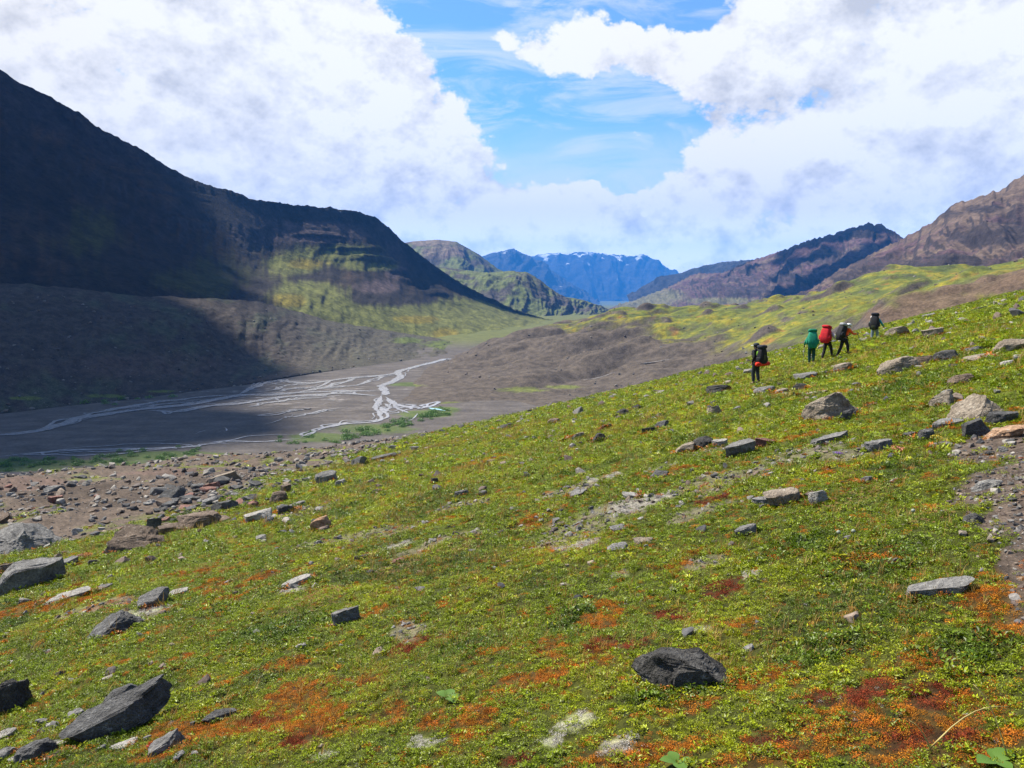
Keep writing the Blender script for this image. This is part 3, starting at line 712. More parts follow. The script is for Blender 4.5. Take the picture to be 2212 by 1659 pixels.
def bench_colour(P, px, py, U, V, g1, steep, band):
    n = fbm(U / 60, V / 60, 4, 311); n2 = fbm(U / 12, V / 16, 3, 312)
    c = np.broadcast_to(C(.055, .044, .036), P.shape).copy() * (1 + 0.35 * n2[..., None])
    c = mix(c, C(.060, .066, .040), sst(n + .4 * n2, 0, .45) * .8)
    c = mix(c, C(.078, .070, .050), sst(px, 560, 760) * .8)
    c = mix(c, C(.09, .11, .03), sst(pmask(px, py, [(230, 855, 60, 6), (50, 860, 50, 6), (350, 845, 40, 5), (960, 745, 60, 14), (880, 735, 50, 10)]) + .4 * n2, .5, .8))
    c = mix(c, C(.085, .058, .048), sst(pmask(px, py, [(300, 790, 320, 40)]) + .4 * n, .5, .9) * .6)
    return c
rows_bench = [
    [(-900, 596, 520), (0, 612, 690), (150, 622, 715), (300, 640, 765), (430, 644, 815), (560, 652, 900), (640, 673, 965), (720, 695, 1020), (800, 708, 1090), (900, 724, 1160), (980, 737, 1200), (1035, 752, 1230)],
    [(-900, 690, 480), (0, 680, 620), (150, 690, 650), (300, 700, 690), (430, 705, 740), (560, 712, 820), (640, 720, 880), (720, 730, 930), (800, 742, 980), (900, 750, 1040), (980, 752, 1090), (1035, 756, 1150)],
    [(-900, 800, 430), (0, 790, 545), (150, 790, 580), (300, 785, 620), (430, 780, 680), (560, 775, 745), (640, 768, 800), (720, 762, 850), (800, 765, 890), (900, 765, 950), (980, 761, 1010), (1035, 760, 1070)],
    [(-900, 930, 400), (0, 880, 505), (150, 868, 540), (300, 852, 575), (430, 838, 620), (560, 820, 670), (640, 806, 720), (720, 796, 770), (800, 790, 815), (900, 781, 870), (980, 772, 930), (1035, 764, 1000)],
    [(-900, 990, 345), (0, 905, 475), (150, 888, 505), (300, 872, 540), (430, 852, 585), (560, 832, 640), (640, 817, 690), (720, 806, 735), (800, 798, 775), (900, 788, 830), (980, 778, 890), (1035, 770, 960)],
]
rows_bench[4] = [(a, b, c * 1.05) for a, b, c in rows_bench[4]]
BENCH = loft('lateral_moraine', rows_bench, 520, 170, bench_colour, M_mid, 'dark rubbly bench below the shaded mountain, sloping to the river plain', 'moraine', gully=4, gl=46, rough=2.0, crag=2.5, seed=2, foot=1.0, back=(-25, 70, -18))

def green_hill(P, px, py, U, V, g1, steep, band):
    n = fbm(U / 160, V / 160, 4, 321); n2 = fbm(U / 30, V / 60, 3, 322)
    c = np.broadcast_to(C(.070, .058, .048), P.shape).copy() * (1 + .3 * n2[..., None])
    c = mix(c, C(.105, .12, .035), sst(n + .5 * n2 + .2, -.1, .4) * sst(steep, .36, .20))
    return c
loft('dark_hill', [
    [(820, 600, 2850), (890, 572, 2850), (930, 575, 2850), (1000, 583, 2850), (1060, 590, 2850), (1105, 585, 2870), (1140, 589, 2900), (1165, 603, 2930), (1185, 620, 2960), (1215, 640, 3020), (1260, 648, 3150), (1315, 668, 3400), (1345, 675, 3500)],
    [(820, 640, 2750), (900, 610, 2720), (1000, 608, 2700), (1080, 608, 2680), (1140, 612, 2720), (1185, 642, 2800), (1250, 660, 2950), (1315, 672, 3250), (1345, 677, 3400)],
    [(820, 680, 2600), (930, 655, 2560), (1030, 650, 2520), (1100, 655, 2520), (1160, 668, 2560), (1210, 680, 2650), (1280, 684, 2800), (1345, 680, 3200)],
    [(820, 720, 2450), (1000, 705, 2350), (1100, 700, 2350), (1180, 698, 2400), (1250, 698, 2500), (1345, 690, 2900)]],
    300, 110, green_hill, M_mtn, 'dark faced hill jutting in from the left before the blue peaks', 'hill', gully=20, gl=120, rough=8, crag=4, seed=3, back=(-600, 700, -100))
def flat_hill(P, px, py, U, V, g1, steep, band):
    c = green_hill(P, px, py, U, V, g1, steep, band)
    return mix(c, C(.15, .105, .085), sst(pmask(px, py, [(960, 545, 60, 18), (930, 525, 60, 10)]) + .3 * g1, .5, .9) * .8)
loft('flat_topped_hill', [
    [(780, 560, 4300), (860, 527, 4300), (900, 521, 4300), (945, 518, 4300), (985, 522, 4350), (1005, 533, 4400), (1035, 550, 4450), (1070, 577, 4500), (1110, 600, 4600)],
    [(780, 580, 4150), (900, 545, 4100), (985, 550, 4120), (1035, 572, 4250), (1110, 612, 4450)],
    [(780, 620, 3900), (900, 590, 3850), (1000, 596, 3850), (1110, 625, 4200)],
    [(780, 690, 3600), (1000, 665, 3550), (1110, 665, 3900)]],
    220, 90, flat_hill, M_mtn, 'flat topped brown and green hill above the dark faced hill', 'hill', gully=22, gl=150, rough=9, crag=4, seed=4, back=(-700, 900, -120))

TANR, PURP, DROCK = C(.118, .082, .060), C(.090, .052, .056), C(.034, .026, .026)
def right_colour(P, px, py, U, V, g1, steep, band):
    n = fbm(U / 180, V / 130, 4, 331); n2 = fbm(U / 30, V / 40, 4, 332); vs = fbm(U / 16, V / 160, 2, 333)
    c = np.broadcast_to(TANR, P.shape).copy() * (1 + .3 * n2[..., None])
    c = mix(c, PURP, sst(n + .4 * n2 + .3 * sst(P[..., 1], 1900, 2300), -.1, .4))
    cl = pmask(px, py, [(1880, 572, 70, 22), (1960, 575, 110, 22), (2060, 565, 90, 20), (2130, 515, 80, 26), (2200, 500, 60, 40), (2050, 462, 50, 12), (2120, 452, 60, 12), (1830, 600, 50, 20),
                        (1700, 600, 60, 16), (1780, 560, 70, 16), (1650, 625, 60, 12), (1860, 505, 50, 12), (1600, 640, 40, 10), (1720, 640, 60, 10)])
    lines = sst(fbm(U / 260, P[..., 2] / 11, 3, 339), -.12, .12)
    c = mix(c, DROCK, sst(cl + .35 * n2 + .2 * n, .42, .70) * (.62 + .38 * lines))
    c = mix(c, DROCK, np.clip(sst(steep + .10 * n2, .24, .42) + .7 * band, 0, 1) * .9)
    c = mix(c, C(.13, .125, .062), sst(pmask(px, py, [(1400, 640, 110, 24), (1380, 655, 100, 16), (1560, 650, 110, 10)]) + .3 * vs, .4, .8) * .8)
    return c
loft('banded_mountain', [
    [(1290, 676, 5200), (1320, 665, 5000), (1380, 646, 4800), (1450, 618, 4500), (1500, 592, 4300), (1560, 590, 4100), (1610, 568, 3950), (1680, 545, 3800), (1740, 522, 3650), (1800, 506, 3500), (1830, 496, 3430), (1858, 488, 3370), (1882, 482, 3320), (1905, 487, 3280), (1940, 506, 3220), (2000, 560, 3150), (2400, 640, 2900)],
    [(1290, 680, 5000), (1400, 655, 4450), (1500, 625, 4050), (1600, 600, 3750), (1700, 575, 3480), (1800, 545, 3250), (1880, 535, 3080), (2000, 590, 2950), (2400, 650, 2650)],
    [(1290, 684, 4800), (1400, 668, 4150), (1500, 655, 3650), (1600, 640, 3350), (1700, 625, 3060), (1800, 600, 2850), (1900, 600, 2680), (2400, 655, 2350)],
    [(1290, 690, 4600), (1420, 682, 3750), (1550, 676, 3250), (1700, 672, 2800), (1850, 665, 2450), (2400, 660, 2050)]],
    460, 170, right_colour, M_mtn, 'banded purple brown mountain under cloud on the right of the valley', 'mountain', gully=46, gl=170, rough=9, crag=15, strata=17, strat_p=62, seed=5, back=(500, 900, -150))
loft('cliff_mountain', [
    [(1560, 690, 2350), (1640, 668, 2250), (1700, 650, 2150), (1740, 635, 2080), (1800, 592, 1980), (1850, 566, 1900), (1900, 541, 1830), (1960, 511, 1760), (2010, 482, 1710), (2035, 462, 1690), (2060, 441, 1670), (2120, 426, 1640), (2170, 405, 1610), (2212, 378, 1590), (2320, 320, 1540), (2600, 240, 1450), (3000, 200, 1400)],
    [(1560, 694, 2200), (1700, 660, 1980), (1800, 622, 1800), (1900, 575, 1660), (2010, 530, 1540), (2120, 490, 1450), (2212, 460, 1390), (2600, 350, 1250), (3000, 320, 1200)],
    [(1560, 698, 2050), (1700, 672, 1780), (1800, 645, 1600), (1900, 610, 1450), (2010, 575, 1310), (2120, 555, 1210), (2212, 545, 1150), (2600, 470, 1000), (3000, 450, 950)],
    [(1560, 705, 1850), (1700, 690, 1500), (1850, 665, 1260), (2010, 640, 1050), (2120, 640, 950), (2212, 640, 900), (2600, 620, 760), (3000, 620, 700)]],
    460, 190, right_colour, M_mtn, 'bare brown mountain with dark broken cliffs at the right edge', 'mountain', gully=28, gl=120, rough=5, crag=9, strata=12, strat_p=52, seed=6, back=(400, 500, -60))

def far_colour(P, px, py, U, V, g1, steep, band):
    n = fbm(U / 700, V / 700, 4, 341)
    c = np.broadcast_to(C(.035, .035, .042), P.shape).copy() * (1 + .4 * n[..., None])
    c = mix(c, C(.55, .58, .62), sst(fbm(U / 240, V / 420, 4, 342) + .5 * sst(P[..., 2], 380, 820), .50, .62) * sst(P[..., 1], 11500, 12500) * .9)
    return mix(c, C(.025, .025, .03), sst(steep, .25, .5))
loft('far_ridge', [
    [(1360, 640, 6800), (1390, 617, 6700), (1430, 597, 6600), (1470, 590, 6500), (1500, 579, 6400), (1560, 566, 6200), (1620, 562, 6000), (1700, 550, 5900), (1800, 545, 5800)],
    [(1360, 655, 6400), (1450, 625, 6100), (1560, 600, 5800), (1800, 590, 5400)],
    [(1360, 672, 5900), (1500, 665, 5500), (1800, 660, 5000)]],
    200, 80, far_colour, M_far, 'hazy blue grey ridge with a cliff behind the banded mountain', 'mountain', gully=60, gl=350, rough=25, crag=10, strata=30, strat_p=90, seed=7, back=(800, 1200, -200))
loft('near_blue_peak', [
    [(960, 600, 13920), (1010, 568, 13920), (1040, 560, 13920), (1060, 549, 13920), (1085, 544, 13920), (1108, 537, 13920), (1125, 546, 13920), (1145, 555, 13992), (1165, 566, 14065), (1200, 590, 14210), (1240, 622, 14355), (1290, 658, 14500)],
    [(960, 630, 13050), (1060, 590, 13050), (1130, 590, 13050), (1200, 620, 13195), (1290, 664, 13485)],
    [(960, 675, 12035), (1100, 670, 12035), (1290, 674, 12325)]],
    220, 90, far_colour, M_far, 'blue pointed peak rising behind the left hills', 'mountain', gully=160, gl=750, rough=65, crag=45, seed=8, back=(-800, 1500, -300))
loft('blue_massif', [
    [(1080, 570, 18850), (1130, 556, 18850), (1180, 549, 18850), (1240, 546, 18850), (1270, 545, 18850), (1300, 548, 18850), (1350, 553, 18850), (1390, 550, 18850), (1415, 561, 18850), (1435, 580, 18850), (1470, 600, 18850), (1560, 640, 18560)],
    [(1080, 600, 17835), (1240, 585, 17690), (1400, 590, 17690), (1560, 650, 17690)],
    [(1080, 660, 16530), (1300, 656, 16530), (1560, 665, 16820)]],
    220, 90, far_colour, M_far, 'broad blue flat topped massif closing the far end of the valley', 'mountain', gully=190, gl=870, rough=72, crag=60, seed=9, back=(0, 1800, -300))

# ------------------------------------------------------------------ rocks
def ico(sub):
    bm = bmesh.new(); bmesh.ops.create_icosphere(bm, subdivisions=sub, radius=1.0)
    V = np.array([v.co[:] for v in bm.verts]); Fc = np.array([[v.index for v in f.verts] for f in bm.faces]); bm.free()
    return V, Fc
ICO = {s: ico(s) for s in (2, 3, 4, 5)}
def n3d(V, s, seed, o=3):
    return (fbm(V[:, 0] * s, V[:, 1] * s, o, seed) + fbm(V[:, 1] * s + 5, V[:, 2] * s, o, seed + 31) + fbm(V[:, 2] * s + 9, V[:, 0] * s, o, seed + 62)) / 1.7
def rock_shape(seed, sub, planes=11, lo=.5, hi=.82, flat_top=None, extra=(), rough=.05, boxy=0.0, vz=.75):
    rng = np.random.default_rng(seed); V, Fc = ICO[sub]; V = V.copy()
    if boxy: V = np.sign(V) * np.abs(V) ** (1 - boxy); V /= np.abs(V).max()
    V *= (1 + .16 * n3d(V, 1.1, seed, 2))[:, None]
    cuts = []
    for _ in range(planes):
        n = rng.normal(size=3); n[2] *= vz; n /= np.linalg.norm(n); cuts.append((n, rng.uniform(lo, hi)))
    if flat_top is not None:
        n = np.array([rng.uniform(-.15, .15), rng.uniform(-.15, .15), 1.0]); cuts.append((n / np.linalg.norm(n), flat_top))
    for n, d in extra:
        n = np.array(n, float); cuts.append((n / np.linalg.norm(n), d))
    for n, d in cuts:
        s = V @ n - d; V -= np.where(s > 0, s, 0)[:, None] * n * .97
    nrm = V / (np.linalg.norm(V, axis=1)[:, None] + 1e-9)
    stp = n3d(V, 2.2, seed + 3, 3) * 4; stp = np.floor(stp) + sst(stp - np.floor(stp), .35, .65)
    V += nrm * (rough * .55 * n3d(V, 3.0, seed + 3, 4) + rough * .30 * stp + rough * .5 * n3d(V, 9.0, seed + 5, 3))[:, None]
    V -= (V.max(0) + V.min(0)) / 2
    return V / (V.max(0) - V.min(0)), Fc                              # unit box
ROCKS_XY = []
def place_rock(name, cx, yb, w, h, mat, shape, label, seed, roll=0.0, dep=None, group=None, extra=(), sub=None, yaw=0.0, sink=.42, xyz=None):
    P = hit(cx, yb) if xyz is None else np.array(xyz)
    Yd = math.hypot(P[0], P[1]); dist = np.linalg.norm(P)
    W = w * dist / F; Ha = h * dist / F * (.82 if yb < 860 else .95)
    down = -P[2] / dist
    kinds = {'block': dict(planes=7, lo=.55, hi=.85, boxy=.55, vz=.3, flat_top=.62), 'dome': dict(planes=9, lo=.6, hi=.9, boxy=.2, vz=.5), 'round': dict(planes=5, lo=.72, hi=.95), 'slab': dict(planes=7, lo=.55, hi=.85, flat_top=.42, boxy=.5, vz=.25),
             'wedge': dict(planes=9, lo=.48, hi=.8, boxy=.45, vz=.45), 'flat': dict(planes=8, lo=.55, hi=.85, flat_top=.5, boxy=.3, vz=.3), 'hero': dict(planes=3, lo=.8, hi=.95, boxy=.55, flat_top=.66, vz=.2)}
    if dep is None: dep = {'block': .6, 'dome': .65, 'round': .8, 'slab': .7, 'wedge': .6, 'flat': .85, 'hero': .5}[shape]
    D = W * dep
    if shape in ('flat', 'slab'): D = min(D, max(.35 * W, Ha / max(down, .12) * .8))
    H = max(Ha * .92 - .52 * D * down, .25 * Ha, .10 * W if shape == 'flat' else .2 * W)
    if sub is None: sub = 5 if w > 70 else 4 if w > 24 else 3
    V, Fc = rock_shape(seed, sub, extra=extra, rough=.105 if sub > 3 else .07, **kinds[shape])
    H2 = H / (1 - sink)
    V = V * np.array([W, D, H2])
    a = rad(roll); Ry = np.array([[math.cos(a), 0, math.sin(a)], [0, 1, 0], [-math.sin(a), 0, math.cos(a)]])
    V = V @ Ry.T
    V[:, 2] -= V[:, 2].min()
    hd = np.array([P[0], P[1]]) / Yd
    base = np.array([P[0] + hd[0] * D * .42, P[1] + hd[1] * D * .42])
    yw = -math.atan2(P[0], P[1]) + rad(yaw)
    # follow the slope of the ground
    e = max(W * .4, .05); xd = np.array([math.cos(yw), math.sin(yw)])
    gl_ = G(np.array([base[0] - xd[0] * e, base[0] + xd[0] * e, base[0]]), np.array([base[1] - xd[1] * e, base[1] + xd[1] * e, base[1]]))
    V[:, 2] += V[:, 0] * (gl_[1] - gl_[0]) / (2 * e) * (0.9 if roll == 0 else 0.0)
    me = bpy.data.meshes.new(name); fast_mesh(me, V, Fc)
    me.materials.append(R[mat]); me.polygons.foreach_set('use_smooth', np.ones(len(Fc), bool)); me.set_sharp_from_angle(angle=rad(26))
    o = link(bpy.data.objects.new(name, me))
    gz = min(gl_[2], (gl_[0] + gl_[1]) / 2)
    o.location = (base[0], base[1], gz - H2 * sink)
    o.rotation_euler = (0, 0, yw)
    ROCKS_XY.append((base[0], base[1], W * .5, D * .5))
    return tag(o, label, 'boulder' if name == 'boulder' else 'stone' if name == 'stone' else 'rock slab', group)
ROCKS = [
 # name, cx, bottom, w, h, mat, shape, label, options
 ('boulder', 1481, 1484, 222, 94, 'd', 'hero', 'dark speckled boulder alone in the foreground turf, higher at its left end', dict(roll=2, dep=.42, sink=.30, extra=[((.80, 0, .60), .52), ((-.78, -.6, .1), .72), ((-.7, .1, .7), .80), ((.3, -.1, .95), .60)])),
 ('boulder', 70, 1191, 119, 70, 'g', 'dome', 'big smooth grey boulder with a rounded peak on the rubble bench', dict(dep=.8, extra=[((.75, -.25, .62), .42), ((-.75, -.3, .6), .45), ((0, -.8, .5), .55)])),
 ('boulder', 287, 1191, 118, 68, 'b', 'wedge', 'pinkish brown wedge boulder with an overhang at the lower edge of the rock pile', dict(roll=-12, extra=[((.5, -.4, .75), .35)])),
 ('boulder', 439, 1142, 96, 40, 'b', 'block', 'long box shaped brown boulder with a black shaded front in the rock pile', dict(roll=-4, dep=.6)),
 ('boulder', 376, 1153, 58, 28, 'b', 'wedge', 'low brown boulder squeezed between the wedge boulder and the box shaped one', dict()),
 ('stone', 331, 1151, 34, 40, 'm', 'block', 'upright dark grey stone just behind the pinkish brown wedge boulder', dict(dep=.7)),
 ('rock_slab', 66, 1272, 118, 60, 'g', 'slab', 'flat topped pale grey slab with a black undercut front on the left edge of the turf', dict(roll=-6, dep=.55, extra=[((-.75, 0, .62), .50)])),
 ('rock_slab', 144, 1227, 44, 24, 'g', 'slab', 'pale flat slab touching the right end of the undercut slab', dict(roll=-8)),
 ('stone', 171, 1209, 26, 14, 'r', 'round', 'dull red stone at the right tip of the two pale slabs', dict()),
 ('boulder', 333, 1314, 58, 44, 'g', 'wedge', 'pale grey crooked boulder standing alone in rusty grass on the left slope', dict(extra=[((-.3, -.2, .9), .4)])),
 ('rock_slab', 384, 1287, 44, 16, 'p', 'flat', 'thin pale slab tilted beside the crooked grey boulder', dict(roll=-14)),
 ('boulder', 243, 1374, 120, 56, 'm', 'dome', 'dark humped boulder with a drawn out left end half sunk in the turf', dict(roll=-10, extra=[((-.7, 0, .7), .35)])),
 ('boulder', 22, 1538, 76, 72, 'd', 'block', 'dark brown boulder cut off by the left frame edge', dict()),
 ('rock_slab', 262, 1586, 192, 50, 'm', 'slab', 'long dark beam shaped slab rising to the right in the lower left corner', dict(roll=-17, dep=.32, sink=.30)),
 ('boulder', 266, 1530, 64, 50, 'm', 'dome', 'dark ribbed boulder leaning behind the long beam shaped slab', dict(roll=-15)),
 ('stone', 192, 1562, 56, 26, 'g', 'wedge', 'grey stone peeping out over the left part of the long beam shaped slab', dict(roll=-12)),
 ('boulder', 78, 1642, 66, 46, 'm', 'dome', 'blue grey boulder in the very bottom left corner', dict()),
 ('stone', 14, 1641, 40, 28, 'g', 'dome', 'pale grey stone touching the left side of the bottom corner boulder', dict()),
 ('stone', 118, 1643, 40, 18, 'b', 'round', 'small brown egg shaped stone right of the bottom corner boulder', dict()),
 ('stone', 474, 1560, 64, 26, 'm', 'wedge', 'rough dark stone poking from rusty moss right of the long slab', dict()),
 ('rock_slab', 362, 1624, 62, 40, 'g', 'flat', 'flat grey slab slanting up beside red leaves at the bottom left', dict(roll=-26)),
 ('stone', 270, 1619, 50, 18, 'p', 'flat', 'low pale stone under the long beam shaped slab', dict()),
 ('stone', 14, 1596, 36, 16, 'p', 'flat', 'flat pale stone at the left frame edge below the cut off boulder', dict(roll=-16)),
 ('stone', 92, 1566, 24, 16, 'g', 'wedge', 'small split grey stone between the cut off boulder and the long slab', dict()),
 ('boulder', 750, 1348, 58, 48, 'g', 'block', 'blue grey cracked boulder set in dark green turf left of centre', dict(roll=-10)),
 ('boulder', 698, 1145, 54, 38, 'o', 'wedge', 'orange tan pointed boulder with a sunlit left face', dict(extra=[((.8, -.3, .3), .38)])),
 ('boulder', 772, 1007, 42, 27, 'g', 'wedge', 'pale grey pointed boulder near the top of the rubble bench', dict()),
 ('boulder', 707, 1046, 48, 32, 'g', 'wedge', 'grey boulder with a slanting flat top and shaded underside on the rubble', dict(roll=-16)),
 ('stone', 738, 1050, 28, 18, 'g', 'wedge', 'small pale stone just right of the slant topped boulder', dict()),
 ('boulder', 488, 1041, 64, 22, 't', 'block', 'long tan boulder with a dark front lying high on the rubble bench', dict(roll=-14, dep=.5)),
 ('boulder', 458, 1058, 34, 20, 'r', 'block', 'reddish boulder at the left foot of the long tan boulder', dict()),
 ('boulder', 620, 1109, 44, 26, 'm', 'dome', 'rounded dark grey boulder at the turf edge above the orange tan one', dict()),
 ('stone', 642, 1096, 34, 16, 'g', 'flat', 'flat grey stone behind the rounded dark grey boulder', dict()),
 ('boulder', 600, 1088, 42, 28, 'b', 'wedge', 'light brown split boulder just above the rounded dark grey one', dict(roll=-12)),
 ('stone', 618, 1066, 22, 24, 'b', 'block', 'pinkish block standing upright above the light brown split boulder', dict()),
 ('boulder', 374, 1078, 50, 28, 'm', 'dome', 'dark rough boulder at the top of the rock pile', dict()),
 ('boulder', 486, 1106, 54, 30, 'm', 'wedge', 'dark grey peaked boulder directly above the box shaped one', dict()),
 ('stone', 470, 1083, 30, 16, 'm', 'dome', 'smooth dark stone behind the dark grey peaked boulder', dict()),
 ('stone', 545, 1097, 26, 18, 'r', 'round', 'rusty red rounded stone right of the rock pile', dict()),
 ('rock_slab', 558, 1128, 60, 30, 'p', 'slab', 'pale slab lying on the turf edge right of the box shaped boulder', dict(roll=-10)),
 ('stone', 582, 1132, 26, 20, 'm', 'round', 'dark round stone at the right end of the pale turf edge slab', dict()),
 ('stone', 8, 1130, 40, 24, 'b', 'wedge', 'brown stone at the frame edge left of the big smooth boulder', dict()),
 ('stone', 12, 1240, 28, 22, 'b', 'block', 'brown stone at the frame edge left of the undercut slab', dict()),
 ('stone', 118, 1061, 36, 14, 'g', 'wedge', 'grey stone sitting alone on the brown soil behind the big smooth boulder', dict()),
 ('stone', 120, 1086, 26, 14, 'r', 'block', 'brown red block on bare soil above the big smooth boulder', dict()),
 ('boulder', 832, 994, 56, 16, 'm', 'block', 'dark elongated boulder on the upper turf edge beside the rubble', dict(roll=-14)),
 ('stone', 940, 1046, 18, 17, 'd', 'wedge', 'black upright stone on the open turf right of the rubble', dict()),
 ('stone', 860, 1219, 34, 17, 'r', 'round', 'dark red stone in the turf middle of the slope', dict()),
 ('stone', 780, 1209, 30, 14, 'd', 'block', 'black stub of rock left of the dark red stone', dict()),
 ('stone', 810, 1067, 22, 12, 'd', 'dome', 'small black hump left of the two grey mid slope stones', dict()),
 ('stone', 996, 1073, 32, 18, 'm', 'wedge', 'spiky dark grey stone on the open mid slope', dict()),
 ('stone', 1042, 1071, 22, 14, 'g', 'wedge', 'small grey stone right of the spiky dark grey one', dict()),
 ('rock_slab', 640, 1268, 66, 16, 'p', 'flat', 'narrow bleached slab flush with turf below the dark red stone', dict(roll=-16)),
 ('rock_slab', 140, 1297, 90, 14, 'p', 'flat', 'long bleached slab flush with rusty grass on the left slope', dict(roll=-8)),
 ('stone', 222, 1276, 36, 14, 'g', 'flat', 'grey flat stone above the long bleached slab', dict()),
 ('rock_slab', 2027, 1288, 114, 40, 'g', 'slab', 'grey grooved slab set flush in turf near the right edge', dict(roll=0, dep=.5)),
 ('boulder', 2100, 912, 128, 64, 't', 'wedge', 'largest tan boulder by the path, ridged with a sunlit left face', dict(extra=[((-.62, -.35, .7), .38), ((.7, -.45, .5), .40)], roll=-6)),
 ('boulder', 2158, 918, 60, 28, 'm', 'block', 'dark grey block leaning on the right side of the largest tan boulder', dict()),
 ('boulder', 2168, 946, 72, 28, 'o', 'dome', 'flat orange brown boulder below the dark grey block by the path', dict()),
 ('boulder', 2110, 948, 52, 40, 'm', 'block', 'grey green mossy boulder left of the flat orange brown one', dict(roll=-20)),
 ('stone', 2046, 926, 54, 24, 'g', 'block', 'low grey stone under the left foot of the largest tan boulder', dict()),
 ('boulder', 1792, 908, 108, 58, 't', 'dome', 'long lichen grey and tan boulder bedded in turf below the walkers', dict(roll=-20, dep=.55)),
 ('boulder', 1479, 980, 46, 28, 't', 'dome', 'tan rounded boulder touching a dark one in the middle of the slope', dict()),
 ('boulder', 1518, 970, 48, 33, 'd', 'round', 'black rounded boulder touching the tan rounded one', dict()),
 ('rock_slab', 1602, 985, 66, 34, 'g', 'slab', 'pale blue grey slab right of the tan and black pair', dict(roll=-18)),
 ('stone', 1650, 967, 42, 22, 'r', 'block', 'chocolate brown block right of the pale blue grey slab', dict(roll=14)),
 ('rock_slab', 1556, 966, 34, 20, 'p', 'flat', 'small pale slab between the black boulder and blue grey slab', dict(roll=-16)),
 ('rock_slab', 1790, 958, 74, 28, 'g', 'flat', 'wide flat grey slab below the long lichen boulder', dict()),
 ('stone', 1898, 978, 54, 28, 'g', 'flat', 'pale grey flat stone left of the pink flower cushion', dict(roll=-12)),
 ('stone', 1999, 953, 36, 28, 'm', 'wedge', 'dark grey stone between the two flower cushions', dict(roll=-18)),
 ('stone', 1960, 950, 34, 16, 'm', 'flat', 'dark flat stone just left of the dark grey stone between flowers', dict()),
 ('stone', 2030, 968, 44, 10, 'g', 'flat', 'thin grey flagstone at the path edge under the orange flower cushion', dict(roll=-10)),
 ('boulder', 1552, 853, 58, 26, 'd', 'wedge', 'black low boulder below the lone walker', dict(roll=-10)),
 ('stone', 1343, 901, 30, 21, 'd', 'round', 'black round stone, left of a pair on the upper turf', dict()),
 ('stone', 1375, 887, 25, 16, 'd', 'round', 'black round stone, right of a pair on the upper turf', dict()),
 ('stone', 1196, 915, 30, 15, 'b', 'round', 'brown grey rounded stone near the brow of the turf', dict()),
 ('stone', 1095, 926, 44, 16, 'd', 'dome', 'black low stone at the brow where turf meets grey scree', dict()),
 ('boulder', 1292, 955, 40, 24, 'd', 'wedge', 'dark green grey boulder among small tan stones on the mid slope', dict()),
 ('stone', 1249, 950, 30, 18, 't', 'wedge', 'tan pointed stone left of the dark green grey boulder', dict()),
 ('stone', 1225, 952, 24, 12, 't', 'flat', 'tan flat stone at the left end of the mid slope stone row', dict()),
 ('stone', 1308, 928, 26, 14, 'd', 'wedge', 'small dark stone above the dark green grey boulder', dict()),
 ('stone', 1400, 936, 30, 18, 'd', 'block', 'black stone at the left end of a dark cluster on the mid slope', dict()),
 ('stone', 1424, 926, 40, 20, 'm', 'wedge', 'charcoal stone at the right end of the dark cluster on the mid slope', dict()),
 ('boulder', 1543, 896, 34, 24, 't', 'block', 'tan stub boulder in turf left of the long lichen boulder', dict()),
 ('rock_slab', 1690, 1094, 72, 36, 't', 'slab', 'tan slab, larger of two lying side by side in the lower slope', dict(roll=-16)),
 ('rock_slab', 1652, 1096, 56, 22, 'g', 'flat', 'blue grey slab against the left side of the tan slab', dict(roll=-14)),
 ('boulder', 1768, 1092, 38, 32, 'p', 'block', 'pale split boulder right of the two side by side slabs', dict(roll=-14)),
 ('boulder', 2105, 1134, 40, 28, 'm', 'round', 'dark grey round boulder at the lower edge of the path', dict(roll=14)),
 ('boulder', 2130, 1057, 52, 22, 'g', 'dome', 'low grey boulder bedded at the left side of the path', dict()),
 ('stone', 1931, 1045, 32, 14, 't', 'dome', 'low tan stone, right of a pair above the tan slab', dict()),
 ('stone', 1872, 1045, 26, 18, 'g', 'wedge', 'grey stone, left of a pair above the tan slab', dict()),
 ('boulder', 1336, 1192, 52, 24, 'g', 'dome', 'grey flat boulder among bleached gravel in the middle foreground', dict()),
 ('stone', 1390, 1178, 42, 20, 't', 'flat', 'tan flat stone upper right of the grey flat boulder', dict(roll=-14)),
 ('stone', 1341, 1147, 50, 16, 'g', 'flat', 'blue grey flagstone in the pale gravel strip', dict(roll=-10)),
 ('stone', 1613, 1156, 46, 24, 'g', 'flat', 'grey ridged stone slanting in green turf below the tan slab', dict(roll=-24)),
 ('stone', 1248, 1076, 46, 18, 'g', 'flat', 'grey flat stone at the left end of the pale gravel strip', dict(roll=-10)),
 ('rock_slab', 1372, 1077, 58, 16, 'p', 'flat', 'bleached slab at the top of the pale gravel strip', dict(roll=8)),
 ('boulder', 1422, 1036, 48, 24, 'm', 'dome', 'rough charcoal boulder below the yellow flower cushion', dict()),
 ('boulder', 2030, 878, 52, 26, 't', 'wedge', 'tan slanting boulder left of the largest tan boulder', dict(roll=-18)),
 ('stone', 1828, 908, 36, 24, 'm', 'wedge', 'charcoal stone pair at the right end of the long lichen boulder', dict()),
 ('stone', 1881, 880, 26, 10, 'b', 'block', 'small brown block above the long lichen boulder', dict()),
 ('rock_slab', 1754, 855, 56, 14, 't', 'flat', 'flat tan slab below the walker with the green pack', dict()),
 ('boulder', 1690, 853, 32, 20, 't', 'dome', 'low tan boulder right of the lone walker feet', dict()),
 ('boulder', 1650, 852, 48, 22, 'g', 'dome', 'grey boulder just right of the lone walker feet', dict()),
 ('boulder', 1727, 846, 28, 24, 'd', 'wedge', 'dark pointed boulder above the flat tan slab', dict()),
 ('boulder', 1940, 808, 82, 36, 't', 'dome', 'tan boulder over a dark hollow right of the walkers', dict(roll=-18, dep=.5)),
